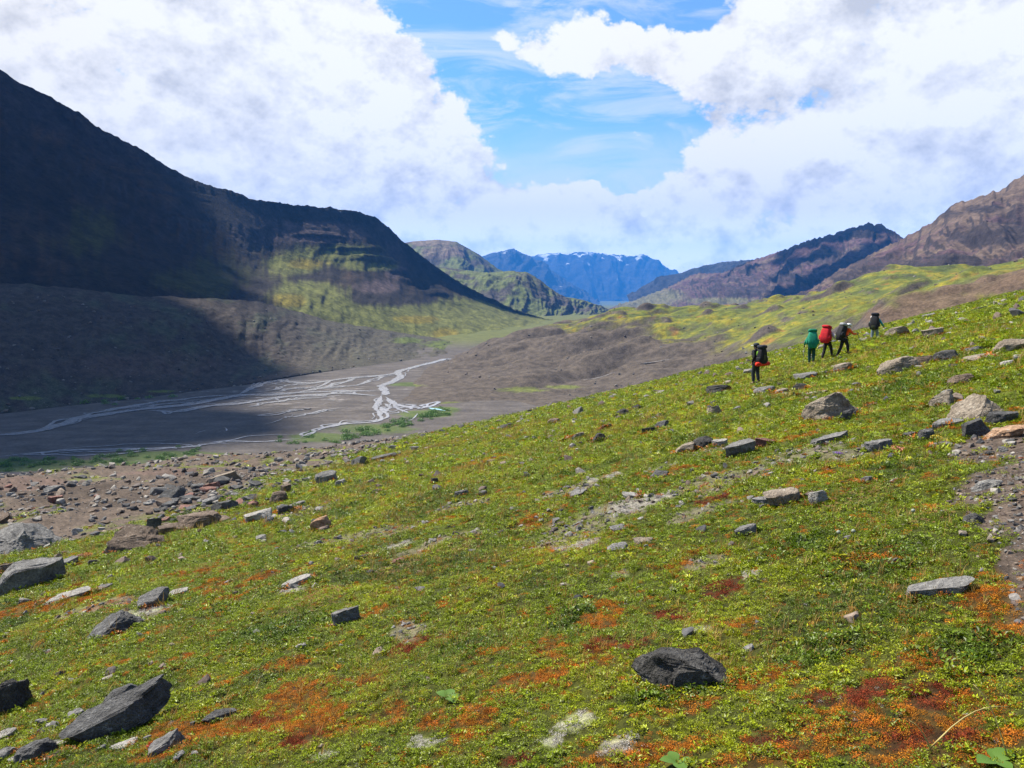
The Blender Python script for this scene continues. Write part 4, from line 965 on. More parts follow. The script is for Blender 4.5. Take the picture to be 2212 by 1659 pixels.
 ('boulder', 1985, 793, 50, 26, 'b', 'wedge', 'dark capped tan boulder at the right end of the hollow', dict(roll=-12)),
 ('boulder', 2042, 782, 46, 30, 'm', 'dome', 'charcoal humped boulder right of the hollow', dict(roll=-14)),
 ('boulder', 2110, 781, 62, 20, 't', 'dome', 'low tan mound boulder right of the charcoal humped one', dict()),
 ('boulder', 2102, 761, 40, 15, 'm', 'wedge', 'dark rimmed stone above the low tan mound boulder', dict()),
 ('boulder', 2184, 758, 64, 28, 't', 'dome', 'long tan boulder at the right frame edge level with the walkers', dict(roll=-16)),
 ('boulder', 1934, 725, 50, 20, 't', 'wedge', 'tan slab like boulder right of the last walker', dict(roll=-14)),
 ('boulder', 2016, 730, 42, 22, 't', 'block', 'pale stepped boulder on the upper slope right of the last walker', dict(roll=-18)),
 ('boulder', 1824, 804, 44, 22, 't', 'wedge', 'tan tilted boulder under the walker in orange', dict(roll=-16)),
 ('stone', 2178, 790, 28, 14, 'p', 'wedge', 'pale stone near the right frame edge below the long tan boulder', dict()),
 ('boulder', 2074, 831, 46, 24, 'b', 'dome', 'brown grey rounded boulder above the largest tan boulder', dict()),
 ('stone', 1740, 822, 48, 18, 'g', 'flat', 'grey flat stone below the walker with the green pack', dict(roll=-10)),
 ('stone', 1850, 836, 18, 14, 'g', 'wedge', 'small upright grey stone left below the dark hollow', dict()),
 ('stone', 2116, 670, 28, 8, 'd', 'wedge', 'dark stone high on the skyline turf near the right edge', dict()),
 ('stone', 2006, 685, 26, 8, 'g', 'flat', 'grey stone on the upper turf above the last walker', dict()),
]
for i, row in enumerate(ROCKS):
    place_rock(*row[:8], seed=1000 + i * 17, **row[8])
# the many small stones: separate objects that share a few dozen meshes
STONE_ME = {}
for m in 'gdmtbpr':
    STONE_ME[m] = []
    for s in range(5):
        V, Fc = rock_shape(5000 + s * 13 + ord(m), 2 if s < 3 else 3, planes=9, lo=.5, hi=.8, rough=.05, boxy=.35, vz=.45, flat_top=.5 if s % 2 else None)
        me = bpy.data.meshes.new('stone'); fast_mesh(me, V - np.array([0, 0, .3]) * 0, Fc); me.materials.append(R[m])
        me.polygons.foreach_set('use_smooth', np.ones(len(Fc), bool)); me.set_sharp_from_angle(angle=rad(28)); STONE_ME[m].append(me)
ZONES = [
 (62, 'gmbrmd', (330, 560), (1045, 1130), (14, 38), 'loose angular stone jumbled in the pile behind the wedge and box boulders', 'stones of the rock pile'),
 (36, 'gbptm', (560, 980), (948, 1022), (8, 20), 'small stone strewn along the upper edge of the rubble bench', 'stones along the rubble edge'),
 (34, 'gbmrp', (0, 330), (1040, 1200), (9, 20), 'small stone scattered on brown soil around the big smooth boulder', 'stones on the brown soil'),
 (34, 'gpmb', (1120, 1700), (1000, 1150), (10, 24), 'small stone lying in the pale gravel strip across the slope', 'stones in the gravel strip'),
 (30, 'gtpm', (1560, 2212), (690, 850), (8, 20), 'small stone dotted over the upper turf around the walkers', 'stones on the upper turf'),
 (26, 'gmbt', (2050, 2212), (930, 1180), (8, 24), 'small stone lying on the trodden brown path', 'stones on the path'),
 (14, 'gmp', (0, 480), (1545, 1655), (12, 26), 'small stone in the moss around the long beam shaped slab', 'stones at the lower left'),
 (28, 'gpdm', (640, 1240), (930, 1200), (8, 22), 'small stone half sunk in the open turf left of centre', 'stones in the open turf'),
]
LAND = [(1481, 1450, 'lone dark foreground boulder'), (70, 1160, 'big smooth grey boulder'), (287, 1165, 'pinkish wedge boulder'), (439, 1125, 'box shaped boulder'), (66, 1240, 'undercut pale slab'), (333, 1295, 'crooked grey boulder'),
        (243, 1350, 'dark humped boulder'), (253, 1560, 'long beam shaped slab'), (750, 1325, 'cracked blue grey boulder'), (698, 1125, 'orange tan boulder'), (772, 995, 'pale pointed boulder'), (707, 1030, 'slant topped boulder'), (488, 1030, 'long tan boulder'),
        (620, 1095, 'rounded dark grey boulder'), (860, 1212, 'dark red stone'), (996, 1065, 'spiky dark grey stone'), (2027, 1268, 'grooved grey slab'), (2100, 880, 'largest tan boulder'), (1792, 880, 'long lichen boulder'), (1500, 960, 'tan and black boulder pair'),
        (1602, 970, 'pale blue grey slab'), (1552, 840, 'low black boulder'), (1292, 945, 'dark green grey boulder'), (1690, 1075, 'large tan slab'), (2105, 1120, 'dark round path boulder'), (1336, 1180, 'flat grey gravel boulder'), (1632, 790, 'lone walker'), (1800, 750, 'group of walkers'),
        (1940, 795, 'tan boulder over the hollow'), (2042, 768, 'charcoal humped boulder'), (2184, 745, 'long tan edge boulder'), (1360, 890, 'two black round stones'), (1668, 985, 'yellow flower cushion'), (2020, 950, 'orange flower cushion')]
where = {'stones of the rock pile': 'in the rock pile', 'stones along the rubble edge': 'on the rubble edge', 'stones on the brown soil': 'on brown soil', 'stones in the gravel strip': 'in pale gravel', 'stones on the upper turf': 'on upper turf', 'stones on the path': 'on the path',
         'stones at the lower left': 'in the moss', 'stones in the open turf': 'in open turf'}
rs = random.Random(8)
proto_used = {}
for n_, mats_, xr, yr, wr, lab, grp in ZONES:
    for j in range(n_):
        px, py = rs.uniform(*xr), rs.uniform(*yr)
        if grp == 'stones in the gravel strip': py = 1150 - (px - 1120) / 580 * 130 + rs.gauss(0, 28)
        if grp == 'stones along the rubble edge': py = 1018 - (px - 560) / 420 * 70 + rs.uniform(-4, 36)
        P = hit(px, py); m = rs.choice(mats_); me = rs.choice(STONE_ME[m])
        o = link(bpy.data.objects.new('stone', me))
        w = (wr[0] + (wr[1] - wr[0]) * rs.random() ** 1.8) * np.linalg.norm(P) / F
        hh = w * rs.uniform(.32, .62)
        o.scale = (w, w * rs.uniform(.6, .95), hh)
        o.rotation_euler = (rs.uniform(-.2, .2), rs.uniform(-.25, .1), rs.uniform(0, 6.28))
        o.location = (P[0], P[1], G(P[0:1], P[1:2])[0] + hh * .22)
        word = {'g': 'grey', 'd': 'black', 'm': 'charcoal', 't': 'tan', 'b': 'brown', 'p': 'pale', 'r': 'reddish'}[m]
        word = ('flat ' if hh < .42 * w else 'chunky ' if hh > .54 * w else 'small ') + word
        lx, ly, mark = min(LAND, key=lambda q: math.hypot(q[0] - px, 1.6 * (q[1] - py)))
        dx, dy = px - lx, (py - ly) * 1.6
        rel = ('left of' if dx < 0 else 'right of') if abs(dx) > abs(dy) else ('beyond' if dy < 0 else 'in front of')
        tag(o, f'{word} stone {where[grp]} {rel} the {mark}', 'stone', grp)

# ------------------------------------------------------------------ scattering with geometry nodes (uncountable cover)
def hidden_proto(name, verts, faces, mat, smooth_=False):
    me = bpy.data.meshes.new(name); me.from_pydata(verts, [], faces); me.materials.append(mat)
    if smooth_: me.polygons.foreach_set('use_smooth', np.ones(len(me.polygons), bool))
    return bpy.data.objects.new(name, me)             # never linked: only its instances exist
def scatter(name, pts, scl, rot, colr, protos, label, cat):
    me = bpy.data.meshes.new(name); n = len(pts)
    me.vertices.add(n); me.vertices.foreach_set('co', np.asarray(pts, np.float32).ravel())
    me.attributes.new('scl', 'FLOAT', 'POINT').data.foreach_set('value', np.asarray(scl, np.float32))
    me.attributes.new('rot', 'FLOAT_VECTOR', 'POINT').data.foreach_set('vector', np.asarray(rot, np.float32).ravel())
    c = np.ones((n, 4), np.float32); c[:, :3] = np.clip(colr * ALB, .002, .95)
    me.attributes.new('col', 'FLOAT_COLOR', 'POINT').data.foreach_set('color', c.ravel())
    me.attributes.new('var', 'INT', 'POINT').data.foreach_set('value', (np.arange(n) * 7919 % 97 % len(protos)).astype(np.int32))
    o = link(bpy.data.objects.new(name, me))
    ng = bpy.data.node_groups.new(name, 'GeometryNodeTree')
    ng.interface.new_socket('Geometry', in_out='INPUT', socket_type='NodeSocketGeometry'); ng.interface.new_socket('Geometry', in_out='OUTPUT', socket_type='NodeSocketGeometry')
    gi = ng.nodes.new('NodeGroupInput'); go = ng.nodes.new('NodeGroupOutput'); jn = ng.nodes.new('GeometryNodeJoinGeometry')
    def attr(t, nm):
        a = ng.nodes.new('GeometryNodeInputNamedAttribute'); a.data_type = t; a.inputs['Name'].default_value = nm; return a.outputs['Attribute']
    e2r = ng.nodes.new('FunctionNodeEulerToRotation'); ng.links.new(attr('FLOAT_VECTOR', 'rot'), e2r.inputs[0])
    for k, p in enumerate(protos):
        oi = ng.nodes.new('GeometryNodeObjectInfo'); oi.inputs['Object'].default_value = p; oi.inputs['As Instance'].default_value = True
        cmp_ = ng.nodes.new('FunctionNodeCompare'); cmp_.data_type = 'INT'; cmp_.operation = 'EQUAL'
        ng.links.new(attr('INT', 'var'), cmp_.inputs[2]); cmp_.inputs[3].default_value = k
        ip = ng.nodes.new('GeometryNodeInstanceOnPoints')
        ng.links.new(gi.outputs[0], ip.inputs['Points']); ng.links.new(cmp_.outputs[0], ip.inputs['Selection'])
        ng.links.new(oi.outputs['Geometry'], ip.inputs['Instance']); ng.links.new(e2r.outputs[0], ip.inputs['Rotation']); ng.links.new(attr('FLOAT', 'scl'), ip.inputs['Scale'])
        ng.links.new(ip.outputs[0], jn.inputs[0])
    ng.links.new(jn.outputs[0], go.inputs[0])
    md = o.modifiers.new('scatter', 'NODES'); md.node_group = ng
    return tag(o, label, cat, kind='stuff')

M_leaf = leaf_mat('leaf', 0.45, 0.25)
M_blade = leaf_mat('grass_blade', 0.55, 0.2, vlo=.6, vhi=1.4)
M_moss = leaf_mat('moss', 0.8, 0.15, vlo=.45, vhi=1.6, trans=.15)
M_lich = leaf_mat('lichen', 0.9, 0.1, vlo=.6, vhi=1.3, trans=.1)
def tuft_leaf(seed, n=34, rad_=.05, ll=.020, lw=.010, hgt=.030):
    rg = random.Random(seed); V, Fc = [], []
    for _ in range(n):
        r = rad_ * math.sqrt(rg.random()); a = rg.uniform(0, 6.283)
        c = Vector((r * math.cos(a), r * math.sin(a), hgt * (1 - (r / rad_) ** 2 * .7) * rg.uniform(.4, 1.0)))
        b = rg.uniform(0, 6.283); up = rg.uniform(.1, 1.2); L = ll * rg.uniform(.6, 1.25); Wd = lw * rg.uniform(.6, 1.2)
        d = Vector((math.cos(b), math.sin(b), up)).normalized(); s = Vector((-math.sin(b), math.cos(b), rg.uniform(-.3, .3)))
        nrm = d.cross(s)
        i = len(V)
        V += [c, c + d * L * .5 + s * Wd * .5 + nrm * Wd * .1, c + d * L - nrm * L * .12, c + d * L * .5 - s * Wd * .5 + nrm * Wd * .1]
        Fc += [(i, i + 1, i + 2), (i, i + 2, i + 3)]
    return [tuple(v) for v in V], Fc
def tuft_blade(seed, n=26, rad_=.035, ll=.055, w=.0030, lean=.8):
    rg = random.Random(seed); V, Fc = [], []
    for _ in range(n):
        r = rad_ * math.sqrt(rg.random()); a = rg.uniform(0, 6.283); b = rg.uniform(0, 6.283); L = ll * rg.uniform(.5, 1.2); k = rg.uniform(.1, lean)
        p = Vector((r * math.cos(a), r * math.sin(a), -.005)); d = Vector((math.cos(b) * k, math.sin(b) * k, 1)).normalized(); s = Vector((-math.sin(b), math.cos(b), 0)) * w
        m = p + d * L * .55; t = m + (d + Vector((math.cos(b), math.sin(b), -.2)) * k * .8).normalized() * L * .45
        i = len(V); V += [p - s, p + s, m + s * .8, m - s * .8, t]; Fc += [(i, i + 1, i + 2, i + 3), (i + 3, i + 2, i + 4)]
    return [tuple(v) for v in V], Fc
P_leaf = [hidden_proto('leaf_tuft', *tuft_leaf(s_, n_, r_, l_, w_, h_), M_leaf) for s_, n_, r_, l_, w_, h_ in ((1, 34, .05, .020, .010, .030), (2, 60, .05, .012, .007, .022), (3, 26, .05, .030, .016, .035), (4, 70, .05, .016, .005, .042), (5, 44, .055, .016, .009, .018))]
P_blade = [hidden_proto('grass_tuft', *tuft_blade(s), M_blade) for s in (4, 5)]
P_moss = [hidden_proto('moss_tuft', *tuft_leaf(s, 60, .05, .013, .005, .022), M_moss) for s in (6, 7)]
P_lich = [hidden_proto('lichen_tuft', *tuft_leaf(s, 46, .045, .014, .007, .020), M_lich) for s in (8, 9)]
P_stem = [hidden_proto('stem_tuft', *tuft_blade(s, 9, .06, .17, .0028, .5), M_blade) for s in (10, 11)]
def sample_ring(r0, r1, dens, seed, half=39.0, amin=None):
    rg = np.random.default_rng(seed); n = int(dens * rad(2 * half) / 2 * (r1 ** 2 - r0 ** 2))
    a = np.radians(rg.uniform(-half, half, n)); r = np.sqrt(rg.uniform(r0 ** 2, r1 ** 2, n))
    return r * np.sin(a), r * np.cos(a), rg
def build_cover():
    acc = {k: [[], [], [], []] for k in ('leaf', 'blade', 'moss', 'lich', 'stem')}
    def put(key, x, y, s, c, rg, up=0.0):
        n = len(x)
        if not n: return
        z = G(x, y) - .004 * s + up
        acc[key][0].append(np.stack([x, y, z], -1)); acc[key][1].append(s)
        acc[key][2].append(np.stack([rg.uniform(-.3, .3, n) , rg.uniform(-.3, .3, n) - .2, rg.uniform(0, 6.283, n)], -1)); acc[key][3].append(c)
    rings = [(1.3, 2.6, 1050, .56), (2.6, 5.5, 1050, .56), (5.5, 9, 560, .78), (9, 15, 210, 1.15), (15, 26, 95, 1.65), (26, 48, 34, 2.6), (48, 95, 5.0, 5.0), (95, 235, 1.1, 8.0)]
    for q, (r0, r1, dn, sc) in enumerate(rings):
        x, y, rg = sample_ring(r0, r1, dn, 900 + q, 78.0 if r1 < 10 else 62.0 if r1 < 16 else 54.0 if r1 < 30 else 46.0 if r1 < 60 else 42.0)
        yb = np.interp(x, BROW_X, BROW_Y); ok = y < yb + 14; x, y = x[ok], y[ok]
        k = masks(x, y); n = len(x); u = rg.random(n); u2 = rg.random(n)
        far = sst(k['r'], 8, 45)
        c = veg_colour(k, far) * rg.uniform(.7, 1.35, n)[:, None]
        ylw = rg.random(n) < .04 + .08 * k['yel']; c[ylw] = YELLOWG * rg.uniform(.8, 1.3, ylw.sum())[:, None]
        rubkeep = (k['rub'] < .5) | (u2 < .55 * k['rgreen'])
        alive = rubkeep & (u2 > .93 * k['path']) & (u2 > .74 * k['bare'])
        rub = k['rub'] > .5
        s = sc * rg.uniform(.7, 1.3, n)
        tl = k['lich'] * (.35 + .6 * sst(k['n2'], -.1, .25)) > u
        tm = (~tl) & (k['maro'] * .75 > rg.random(n)); to = (~tl) & (~tm) & (np.maximum(k['oran'] * (.50 + .40 * sst(k['n2'], -.12, .2) - .1 * far), .60 * sst(k['n2'] + .5 * k['n1'], .18, .52) + .06) > rg.random(n))
        tg = (~tl) & (~tm) & (~to)
        c2 = c.copy(); c2[tl] = LICHEN * rg.uniform(.65, 1.2, tl.sum())[:, None]
        c2[tm] = MAROON * rg.uniform(.6, 1.7, tm.sum())[:, None]; c2[to] = (ORANGE[None] * rg.uniform(.55, 1.25, to.sum())[:, None]) * np.stack([np.ones(to.sum()), rg.uniform(.75, 1.35, to.sum()), np.ones(to.sum())], -1)
        tl &= (k['path'] < .5) & (k['rub'] < .5)
        put('lich', x[tl], y[tl], s[tl] * .9, c2[tl], rg)
        mm = (tm | to) & alive; put('moss', x[mm], y[mm], s[mm], c2[mm], rg)
        if sc < 1.2:
            q_ = rg.uniform(-.04, .04, (2, mm.sum())); put('moss', x[mm] + q_[0], y[mm] + q_[1], s[mm] * .9, c2[mm] * rg.uniform(.6, 1.5, mm.sum())[:, None], rg)
            q_ = rg.uniform(-.05, .05, (2, tl.sum())); put('lich', x[tl] + q_[0], y[tl] + q_[1], s[tl] * .7, c2[tl] * .85, rg)
        hd_ = alive & (ellmask(x, y, E_head) + .3 * k['n2'] > .55) & (rg.random(n) < .5)
        put('lich', x[hd_], y[hd_], s[hd_] * .42, C(.40, .22, .11)[None] * rg.uniform(.7, 1.3, hd_.sum())[:, None], rg, .05)
        g = tg & alive
        bl = g & (rg.random(n) < .10 + .16 * sst(k['n1'], .1, .5)); put('blade', x[bl], y[bl], s[bl] * .85, c2[bl], rg)
        lf = g & ~bl; put('leaf', x[lf], y[lf], s[lf] * (1 + .5 * k['dark'][lf]), c2[lf], rg)
        # scattered dry and lichen bits everywhere, pale specks doubling as painted leaf glints
        ex = alive & (rg.random(n) < .05); put('lich', x[ex], y[ex], s[ex] * .5, np.repeat(LICHEN[None] * .9, ex.sum(), 0), rg)
        rd = alive & (rg.random(n) < .035 * (1 - far)); put('moss', x[rd], y[rd], s[rd] * .55, C(.36, .05, .02)[None] * rg.uniform(.5, 1.2, rd.sum())[:, None], rg)
        st = alive & ~rub & (rg.random(n) < .03 + .10 * sst(k['n4'] + .5 * k['n3'], .05, .4)) & (k['r'] > 4)
        put('stem', x[st], y[st], np.minimum(s[st] * .8, 2.4), STRAW[None] * rg.uniform(.6, 1.2, st.sum())[:, None] * np.array([1, .85, .6]), rg)
    rg = np.random.default_rng(5); xx, yy, ss = [], [], []
    for cx_, cy2, ra, rb in ROCKS_XY:
        Y_ = math.hypot(cx_, cy2); t_ = math.atan2(cx_, cy2); per = 2 * math.pi * math.sqrt(ra * rb); sc_ = min(max(Y_ / 9.0, .75), 4.0); m_ = int(per / (.07 * sc_) * 2.6) + 4
        a_ = rg.uniform(0, 6.283, m_); q_ = rg.uniform(.88, 1.16, m_); u_, v_ = ra * q_ * np.cos(a_), rb * q_ * np.sin(a_)
        xx.append(cx_ + u_ * math.cos(t_) + v_ * math.sin(t_)); yy.append(cy2 - u_ * math.sin(t_) + v_ * math.cos(t_)); ss.append(np.full(m_, sc_) * rg.uniform(.7, 1.4, m_))
    xx, yy, ss = np.concatenate(xx), np.concatenate(yy), np.concatenate(ss); k = masks(xx, yy); ok = (k['rub'] < .5) & (k['path'] < .5); far = sst(k['r'], 8, 45)
    cc = veg_colour(k, far) * rg.uniform(.6, 1.3, len(xx))[:, None]; og = rg.random(len(xx)) < .25; cc[og] = ORANGE * .8
    put('leaf', xx[ok], yy[ok], ss[ok], cc[ok], rg)
    cat = {'leaf': (P_leaf, 'tundra_leaves', 'low green leaves matting the whole slope', 'ground cover'), 'blade': (P_blade, 'grass', 'short green grass tufts all over the slope', 'grass'),
           'moss': (P_moss, 'moss', 'orange, rust and dark red moss patches in the turf', 'moss'), 'lich': (P_lich, 'lichen', 'bleached pale lichen crusts between the leaves', 'lichen'),
           'stem': (P_stem, 'dry_grass', 'thin straw coloured dry stems standing over the turf', 'dry grass')}
    for kk, (pr, nm, lb, ct) in cat.items():
        a = acc[kk]; scatter(nm, np.concatenate(a[0]), np.concatenate(a[1]), np.concatenate(a[2]), np.concatenate(a[3]), pr, lb, ct)
        print('cover', nm, sum(len(q) for q in a[1]))
build_cover()

# gravel, rubble and the rubble of the moraines
def inst_rock_mat(name, sc=1.0):
    m = new_mat(name); nt = m.node_tree
    c = nd(nt, 'ShaderNodeAttribute', attribute_name='col', attribute_type='INSTANCER').outputs['Color']
    p = nd(nt, 'ShaderNodeNewGeometry').outputs['Position']
    n2 = nd(nt, 'ShaderNodeTexNoise', {'Vector': p, 'Scale': 18.0 * sc, 'Detail': 6.0, 'Roughness': 0.7}).outputs[0]
    cc = nd(nt, 'ShaderNodeVectorMath', {0: c, 3: smooth(nt, n2, .3, .7, .65, 1.35)}, operation='SCALE').outputs[0]
    b = nd(nt, 'ShaderNodeBump', {'Height': n2, 'Strength': .5, 'Distance': .03 / sc}).outputs[0]
    return finish(m, nd(nt, 'ShaderNodeBsdfPrincipled', {'Base Color': cc, 'Roughness': .9, 'Specular IOR Level': .2, 'Normal': b}).outputs[0])
M_rub = inst_rock_mat('rubble_rock')
P_rub = []
for s in range(5):
    V, Fc = rock_shape(7000 + s, 2, planes=9, lo=.45, hi=.8, rough=.04, boxy=.4, vz=.45)
    P_rub.append(hidden_proto('rubble_stone', [tuple(v) for v in V * np.array([1, .8, .62])], [tuple(int(q) for q in f) for f in Fc], M_rub))
PAL = np.array([(.17, .16, .15), (.24, .22, .20), (.12, .10, .09), (.22, .17, .13), (.13, .095, .078), (.26, .235, .205), (.08, .078, .08)])
def build_rubble():
    pts, sc, col = [], [], []
    rg = np.random.default_rng(77)
    def add(x, y, s, z=None, tint=1.0):
        z = G(x, y) if z is None else z
        pts.append(np.stack([x, y, z + s * .12], -1)); sc.append(s); col.append(PAL[rg.integers(0, len(PAL), len(x))] * rg.uniform(.75, 1.25, len(x))[:, None] * tint)
    for r0, r1, dn, s0, s1 in [(8, 22, 26, .03, .16), (22, 45, 9, .06, .34), (45, 130, 2.2, .10, .62)]:
        x, y, _ = sample_ring(r0, r1, dn, int(r1) + 5, 52)
        k = masks(x, y); yb = np.interp(x, BROW_X, BROW_Y)
        ok = (k['rub'] > .45) & (y < yb + 25) & (rg.random(len(x)) < .35 + .65 * sst(k['n3'] + .4 * k['n1'], -.3, .3)); x, y = x[ok], y[ok]
        add(x, y, s0 + (s1 - s0) * rg.random(len(x)) ** 3.2)
    # thin stony rim along the brow of the turf
    x, y, _ = sample_ring(60, 240, 1.0, 33, 40); yb = np.interp(x, BROW_X, BROW_Y); ok = (y > yb - 2) & (y < yb + 30); add(x[ok], y[ok], .15 + .6 * rg.random(ok.sum()) ** 3)
    # path gravel and bare patches
    for r0, r1, dn, s0, s1 in [(3, 9, 420, .010, .05), (9, 26, 110, .018, .11), (26, 60, 14, .04, .2)]:
        x, y, _ = sample_ring(r0, r1, dn, int(r1) + 50, 60); k = masks(x, y)
        ok = (k['rub'] < .5) & (rg.random(len(x)) < np.maximum(k['path'] * .9, k['bare'] * .75)); x, y = x[ok], y[ok]
        add(x, y, s0 + (s1 - s0) * rg.random(len(x)) ** 3.0)
    # stones loose in the turf
    for r0, r1, dn, s0, s1 in [(4, 14, 3.0, .03, .12), (14, 45, .9, .06, .30), (45, 200, .10, .2, .9)]:
        x, y, _ = sample_ring(r0, r1, dn, int(r1) + 90, 40); k = masks(x, y); yb = np.interp(x, BROW_X, BROW_Y)
        ok = (y < yb) & (k['rub'] < .5); add(x[ok], y[ok], s0 + (s1 - s0) * rg.random(ok.sum()) ** 2.5)
    P = np.concatenate(pts); n = len(P); s = np.concatenate(sc)
    scatter('rubble', P, s, np.stack([rg.uniform(-.5, .5, n), rg.uniform(-.5, .5, n), rg.uniform(0, 6.28, n)], -1), np.concatenate(col), P_rub, 'grey and brown gravel and rubble on the bench, path and bare patches', 'rubble')
    # stones on the shaded bench
    bi = rg.integers(0, BENCH.shape[0], 2600); bj = rg.integers(8, BENCH.shape[1] - 12, 2600); B = BENCH[bi, bj] + rg.uniform(-1, 1, (2600, 3)) * [1.2, 1.2, 0]; s = .5 + 3.2 * rg.random(2600) ** 6
    scatter('bench_rubble', B + np.array([0, 0, .1]), s, np.stack([rg.uniform(-.4, .4, 2600), rg.uniform(-.4, .4, 2600), rg.uniform(0, 6.28, 2600)], -1), PAL[rg.integers(0, 7, 2600)] * .7, P_rub, 'scattered boulders over the shaded bench across the river', 'rubble')
    # boulders of the middle distance
    n = 3000; x = rg.uniform(-240, 560, n); y = rg.uniform(330, 960, n); z = moraine_z(x, y)
    ok = z > -78; x, y, z = x[ok], y[ok], z[ok]; n = len(x)
    s = .5 + 2.4 * rg.random(n) ** 5
    scatter('moraine_rubble', np.stack([x, y, z + s * .1], -1), s, np.stack([rg.uniform(-.4, .4, n), rg.uniform(-.4, .4, n), rg.uniform(0, 6.28, n)], -1), PAL[rg.integers(0, 7, n)] * .8, P_rub, 'scattered boulders over the grey middle moraine', 'rubble')
    print('rubble', len(P))
build_rubble()

# ------------------------------------------------------------------ shrubs on the valley floor
M_shr = leaf_mat('willow_leaf', .5, .3, attr=False, col=(.10, .20, .025), vlo=.5, vhi=1.6)
def shrub_mesh(seed):
    rg = random.Random(seed); V, Fc = [], []
    for _ in range(300):
        while True:
            p = Vector((rg.uniform(-1, 1), rg.uniform(-1, 1), rg.uniform(0, 1)))
            if p.length < 1 and p.length > .3: break
        p = Vector((p.x, p.y * .9, p.z * .95)); p *= 1 + .25 * math.sin(p.x * 6 + seed) * math.cos(p.y * 5)
        d = Vector((rg.gauss(0, 1), rg.gauss(0, 1), rg.gauss(.3, 1))).normalized(); s = d.orthogonal().normalized()
        L = rg.uniform(.06, .13); i = len(V); t = d.cross(s)
        V += [p - s * L, p + t * L * .6, p + s * L, p - t * L * .6]; Fc.append((i, i + 1, i + 2, i + 3))
    me = bpy.data.meshes.new('willow_shrub'); me.from_pydata([tuple(v) for v in V], [], Fc); me.materials.append(M_shr); return me
SHR = [shrub_mesh(s) for s in range(4)]
def shrubs(n, xr, fn, sp, lab, grp, zr, seed):
    rg = random.Random(seed)
    for _ in range(n):
        px = rg.uniform(*xr); py = fn(px) + rg.gauss(0, sp)
        P = at_floor(np.array(px), np.array(py)); P = np.array(P).ravel()
        o = link(bpy.data.objects.new('willow_shrub', rg.choice(SHR))); s = rg.uniform(*zr)
        zz = max(floor_z(P[0], P[1]) - .2, float(moraine_z(np.array([P[0]]), np.array([P[1]]))[0]) - .3 if P[0] > -250 else -999)
        o.location = (P[0], P[1], zz); o.scale = (s * 1.25, s * 1.25, s); o.rotation_euler = (0, 0, rg.uniform(0, 6.28))
        tag(o, lab, 'shrub', grp)
shrubs(60, (740, 975), lambda x: 948 - (x - 740) * .26, 6, 'bright green willow shrub on the sunlit bank of the plain', 'sunlit willow shrubs', (1.2, 3.0), 1)
shrubs(16, (600, 740), lambda x: 955, 6, 'low green willow shrub between the sunlit bank and the shaded strip', 'low willow shrubs', (.8, 1.8), 2)
shrubs(60, (0, 430), lambda x: 1004 - x * .045, 8, 'dark green willow shrub in the shaded strip beside the near stream', 'shaded willow shrubs', (1.0, 2.4), 3)
def bench_shrubs():
    rg = random.Random(12)
    for px, py in [(225, 862), (236, 868), (258, 858), (55, 872), (40, 878), (300, 858), (318, 855), (368, 853), (190, 866), (245, 870)]:
        P = np.array(at_floor(np.array(px + rg.uniform(-8, 8)), np.array(py + 6.)), float).ravel()
        o = link(bpy.data.objects.new('willow_shrub', rg.choice(SHR))); s = rg.uniform(1.4, 2.6); o.location = (P[0], P[1], -79.5); o.scale = (s * 1.5, s * 1.5, s)
        tag(o, 'dark shrub at the foot of the shaded bench across the river', 'shrub', 'shrubs under the shaded bench')
bench_shrubs()
#PEOPLE-BEGIN
# ------------------------------------------------------------------ hikers
def cloth(name, c, rough=.8): return plain(name, c, rough, .2, .22, 14.0, .25)
M_skin = plain('skin', (.42, .24, .17), .6, .3, .06)
M_hair = plain('dark_hair', (.03, .02, .015), .7, .3, .2, 60)
M_boot = plain('boot_leather', (.05, .038, .03), .7, .3, .2)
M_metal = plain('pole_metal', (.10, .10, .11), .35, .6, .1)
M_strap = cloth('strap_webbing', (.018, .018, .020))
CLOTH = {k: cloth('cloth_' + k, v) for k, v in dict(black=(.016, .016, .019), slate=(.035, .042, .050), darkgreen=(.010, .060, .038), green=(.008, .19, .115), red=(.50, .012, .020), orange=(.80, .10, .015),
         lilac=(.55, .50, .56), white=(.75, .75, .77), grey=(.30, .30, .32), teal=(.03, .30, .33), mint=(.16, .42, .36), lime=(.16, .34, .03), blue=(.02, .09, .62), navy=(.02, .022, .035), mat_red=(.70, .035, .015), olive=(.06, .062, .03), jeans=(.20, .25, .33)).items()}

